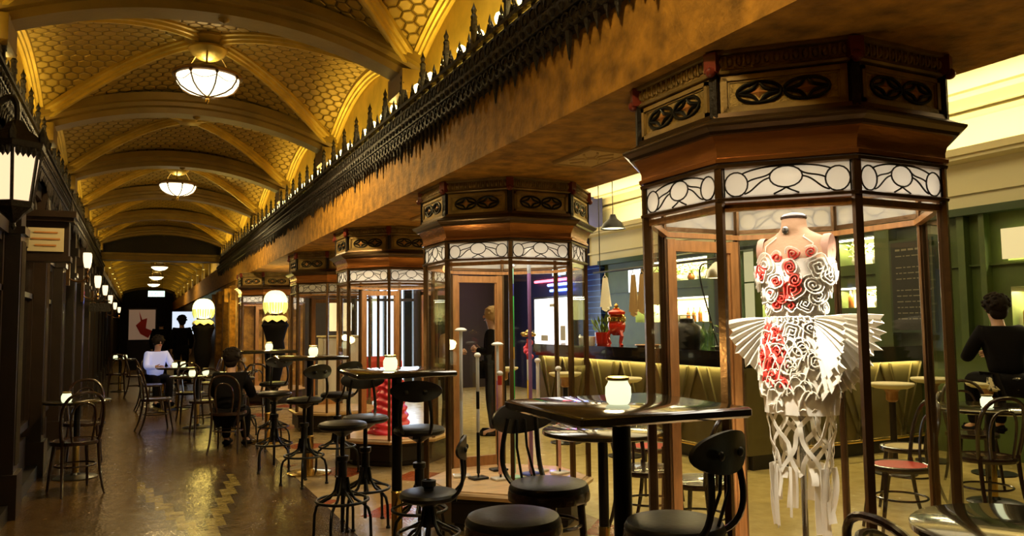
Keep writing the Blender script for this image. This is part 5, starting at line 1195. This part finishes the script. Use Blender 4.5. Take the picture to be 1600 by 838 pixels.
# ------------------------------------------------------------------ glowing headed figures in black
def glow_figure(loc, label, es, hs=1, zs=1):
    t = thing('lamp_headed_mannequin', label, 'mannequin', loc); t.scale = (1, 1, zs)
    part('body', MB().lathe([(.05, .25), (.10, .5), (.17, .8), (.18, .95), (.15, 1.12), (.20, 1.3), (.235, 1.38), (.20, 1.44), (.08, 1.48), (.05, 1.52), (.05, 1.56)], 26, sy=.7), 'coatm', t)
    part('stand', MB().lathe([(.14, 0), (.14, .015), (.02, .03), (.014, .3)], 18), 'metal', t)
    mb = MB(); rr2 = random.Random(2)
    vs = []; n = 36
    for r, z in ((.06, 1.535), (.13, 1.52), (.20, 1.49), (.225, 1.45)):
        for i in range(n): a = 2*PI*i/n; vs.append((r*math.cos(a)*1.0, r*math.sin(a)*.8, z+(.02*math.sin(9*a) if r > .1 else 0)))
    mb.add(vs, [(j*n+i, (j+1)*n+i, (j+1)*n+(i+1) % n, j*n+(i+1) % n) for j in range(3) for i in range(n)]); part('ruffled_collar', mb, 'cream', t)
    mb = MB(); vs = []; n = 40
    for j in range(13):
        ph = PI*j/12; 
        for i in range(n): a = 2*PI*i/n; r = .17*hs*math.sin(ph)**.8*(1+.06*math.sin(10*a)); vs.append((r*math.cos(a), r*math.sin(a), 1.76-.165*math.cos(PI-ph)*hs))
    mb.add(vs, [(j*n+i, j*n+(i+1) % n, (j+1)*n+(i+1) % n, (j+1)*n+i) for j in range(12) for i in range(n)])
    fr = MB()
    for k in range(26):
        a = 2*PI*k/26; fr.tube([(.165*hs*math.cos(a), .165*hs*math.sin(a), 1.75), (.168*hs*math.cos(a), .168*hs*math.sin(a), 1.66), (.15*hs*math.cos(a), .15*hs*math.sin(a), 1.605-.02*(k % 3))], [.02, .016, .008], 6)
    part('fringe', fr, emat('fringe_glow', (.8, .85, .2), .55, (.7, .7, .3)), t)
    part('glowing_head', mb, emat('glow_head', (1, .86, .38), es, (.9, .85, .5)), t, ang=60)
    return t
glow_figure((2.17, 14.0, 0), 'black mannequin with round glowing fringed head before the farthest kiosk', 1.9, 1.17, 1.07)
glow_figure((1.25, 17.6, .0), 'black mannequin with glowing head standing in the hall at the far right wall', 3, 1.25, 1.05)
light('POINT', (1.3, 17.15, 1.95), 25, GOLD, .15); light('POINT', (2.17, 13.6, 1.95), 10, GOLD, .12)
# ------------------------------------------------------------------ people
def skin_mesh(verts, edges, radii, mat, sub=2):
    me = bpy.data.meshes.new('b'); me.from_pydata(verts, edges, []); o = bpy.data.objects.new('b', me); link(o)
    md = o.modifiers.new('s', 'SKIN'); md.use_smooth_shade = True; s2 = o.modifiers.new('u', 'SUBSURF'); s2.levels = sub; s2.render_levels = sub
    for i, r in enumerate(radii):
        sv = me.skin_vertices[0].data[i]; r = r if isinstance(r, tuple) else (r, r); sv.radius = r; sv.use_root = (i == 0)
    bpy.context.view_layer.update(); ev = o.evaluated_get(bpy.context.evaluated_depsgraph_get()); m = bpy.data.meshes.new_from_object(ev)
    bpy.data.objects.remove(o); bpy.data.meshes.remove(me); m.materials.clear(); m.materials.append(M[mat] if isinstance(mat, str) else mat)
    m.polygons.foreach_set('use_smooth', [True]*len(m.polygons)); return m
def person(loc, rz, label, pose, top='coatm', legs='coatm', hair='hair', hem=None, seat=.85, sc=1.0, long_hair=False):
    'faces -y'
    t = thing('person', label, 'person', loc, rz); t.scale = (sc,)*3
    sit = pose.startswith('sit'); pz = seat+.06 if sit else .93; lean = .10 if pose == 'sit_lean' else .0
    J = {}; add = lambda k, x, y, z: J.__setitem__(k, Vector((x, y, z)))
    add('pel', 0, 0, pz); add('belly', 0, -.01-lean*.3, pz+.16); add('chest', 0, -lean, pz+.36); add('neck', 0, -lean*1.2, pz+.51); add('jaw', 0, -lean*1.4-.015, pz+.59); add('head', 0, -lean*1.5-.01, pz+.67); add('crown', 0, -lean*1.5, pz+.74)
    for s, n in ((-1, 'l'), (1, 'r')):
        add('sh'+n, s*.17, -lean, pz+.44); 
        if pose == 'stand': add('el'+n, s*.23, .02, pz+.18); add('wr'+n, s*.22, -.08, pz-.04); hd = Vector((0, -.03, -1))
        elif pose == 'stand_talk': add('el'+n, s*.22, -.02, pz+.18); add('wr'+n, s*.10, -.20, pz+.22); hd = Vector((-s*.7, -.6, .3))
        else: add('el'+n, s*.24, -lean-.14, pz+.20); add('wr'+n, s*.14, -lean-.36, pz+.22); hd = Vector((-s*.3, -1, 0))
        add('hip'+n, s*.09, 0, pz-.03)
        if sit: add('kn'+n, s*.12, -.42, pz+.0); add('an'+n, s*.12, -.40, max(.08, pz-.46)); add('to'+n, s*.13, -.55, max(.03, pz-.50))
        else: add('kn'+n, s*.10, -.02, .50); add('an'+n, s*.10, .02, .08); add('to'+n, s*.12, -.14, .03)
        J['hd'+n] = hd.normalized()
    names = ['pel', 'belly', 'chest', 'neck', 'jaw', 'head', 'crown']; E = [(i, i+1) for i in range(6)]
    rad = {'pel': (.12, .08), 'belly': (.10, .07), 'chest': (.105, .075), 'neck': (.055, .055), 'jaw': (.062, .07), 'head': (.082, .098), 'crown': (.06, .075), 'sh': .042, 'el': .042, 'wr': .027, 'hip': .085, 'kn': .058, 'an': .038, 'to': .032}
    for n in 'lr':
        b = len(names); names += ['sh'+n, 'el'+n, 'wr'+n, 'hip'+n, 'kn'+n, 'an'+n, 'to'+n]; E += [(2, b), (b, b+1), (b+1, b+2), (0, b+3), (b+3, b+4), (b+4, b+5), (b+5, b+6)]
    V = [J[k] for k in names]; RD = [rad.get(k, rad.get(k[:-1])) for k in names]
    for n in 'lr':       # palm, four fingers and a thumb
        wi = names.index('wr'+n); hd = J['hd'+n]; s = -1 if n == 'l' else 1
        side = hd.cross(Vector((s, 0, .2))).normalized(); up = hd.cross(side)
        V.append(J['wr'+n]+hd*.06); RD.append((.026, .018)); pi_ = len(V)-1; E.append((wi, pi_))
        for q, (o_, L_) in enumerate(((-.028, .062), (-.010, .072), (.009, .068), (.027, .052))):
            V.append(V[pi_]+hd*.035+side*o_); RD.append(.009); E.append((pi_, len(V)-1)); V.append(V[-1]+hd*L_*.55+up*.012); RD.append(.0085); E.append((len(V)-2, len(V)-1)); V.append(V[-1]+hd*L_*.35+up*.03); RD.append(.007); E.append((len(V)-2, len(V)-1))
        V.append(J['wr'+n]+hd*.03-side*.04); RD.append(.011); E.append((wi, len(V)-1)); V.append(V[-1]+hd*.045-side*.012); RD.append(.008); E.append((len(V)-2, len(V)-1))
    me = skin_mesh([tuple(v) for v in V], E, RD, 'skin')
    body = part('body', me, None, t)
    hc = J['head']; mb = MB(); mb.sphere(hc+Vector((0, -.100, -.005)), .014, 8, 6, (.8, 1.1, 1.6)); part('nose', mb, 'skin', body)
    mb = MB()
    for s in (-1, 1): mb.sphere(hc+Vector((s*.085, .005, -.005)), .022, 8, 6, (.4, .8, 1.3))
    part('ear', mb, 'skin', body)
    mb = MB()
    for s in (-1, 1): mb.sphere(hc+Vector((s*.032, -.088, .02)), .011, 8, 6, (1.3, .6, .7))
    part('eye', mb, 'coatm', body); part('mouth', MB().sphere(hc+Vector((0, -.090, -.052)), .018, 8, 5, (1.4, .5, .35)), 'redpot', body)
    mb = MB(); mb.sphere(hc+Vector((0, .022, .03)), .112, 18, 12, (.95, 1.05, 1.0)); hr = random.Random(label)
    for q_ in range(46):
        a_ = hr.uniform(0, 2*PI); b_ = hr.uniform(-.2, 1.4); v_ = Vector((math.cos(a_)*math.cos(b_), math.sin(a_)*math.cos(b_), math.sin(b_)))
        if v_.y < -.55 and v_.z < .5: continue
        mb.sphere(hc+Vector((0, .022, .03))+v_*.103, .026, 7, 5, (1, 1, .8))
    mb.sphere(hc+Vector((0, .06, -.035)), .085, 14, 9, (1.0, .6, 1.0))
    if long_hair: mb.sphere(hc+Vector((0, .05, -.08)), .09, 14, 9, (1, .7, 1.7))
    part('hair', mb, hair, t)
    tn_ = ['pel', 'belly', 'chest', 'neck']+[k+n for n in 'lr' for k in ('sh', 'el', 'wr')]
    VV = [J[k].copy() for k in tn_]; VV[0].z -= .05 if not sit else 0; VV[3].z -= .035
    part('jacket', skin_mesh([tuple(v) for v in VV], [(0, 1), (1, 2), (2, 3), (2, 4), (4, 5), (5, 6), (2, 7), (7, 8), (8, 9)], [(.175, .135), (.155, .125), (.175, .13), (.075, .07), .085, .062, .043, .085, .062, .043], top), None, t)
    ln = ['pel']+[k+n for n in 'lr' for k in ('hip', 'kn', 'an')]
    part('trousers', skin_mesh([tuple(J[k]) for k in ln], [(0, 1), (1, 2), (2, 3), (0, 4), (4, 5), (5, 6)], [(.165, .125), .102, .075, .058, .102, .075, .058], legs), None, t)
    for n in 'lr': a = J['an'+n]; part('shoe', MB().rbox((a.x, a.y-.07, max(.035, a.z-.04)), (.085, .27, .08), .03), 'coatm', t)
    if hem: part('patterned_hem', MB().lathe([(.17, pz-.10), (.19, pz-.08), (.18, pz+.02), (.165, pz+.03)], 24, sy=.8), hem, t)
    return t
patt = pm('black_and_cream_print', (.5, .45, .28), .6); q = NB(patt.node_tree.nodes, patt.node_tree.links); tc = patt.node_tree.nodes.new('ShaderNodeTexCoord')
nz = q.noise(tc.outputs['Object'], 22, 2); patt.node_tree.links.new(q.mix(q.m('GREATER_THAN', nz, .52), (.62, .56, .36), (.02, .02, .015)), patt.node_tree.nodes['Principled BSDF'].inputs['Base Color'])
person((7.22, 4.42, 0), D(150), 'dark haired person in black with a patterned hem seated at the bar', 'sit_lean', hem=patt, seat=.82, sc=1.0)
person((3.75, 9.75, 0), D(60), 'brown haired person in a tan coat facing another, seen through the second kiosk', 'stand_talk', top='tan', sc=.93, long_hair=True)
person((4.22, 9.3, 0), D(-120), 'fair haired person in a black coat seen through the second kiosk', 'stand_talk', hair='tan', sc=.97)
person((.30, 16.2, 0), D(20), 'person in a bright bluish white shirt sitting in the middle of the hall', 'sit_lean', top='bluewhite', seat=.45)
person((.55, 22.3, 0), D(170), 'dark standing figure at the far end, left of the pair', 'stand'); person((1.0, 21.2, 0), D(185), 'dark broad standing figure at the far end, right of the pair', 'stand', sc=1.02)
person((.98, 9.75, 0), D(160), 'person with dark hair in black sitting low beside the farthest square table', 'sit_lean', seat=.40, sc=.95)
light('SPOT', (.25, 15.6, 2.6), 10, (.75, .82, 1), .05, None, (0, 0, 0), D(40), .6)
bpy.context.view_layer.update()
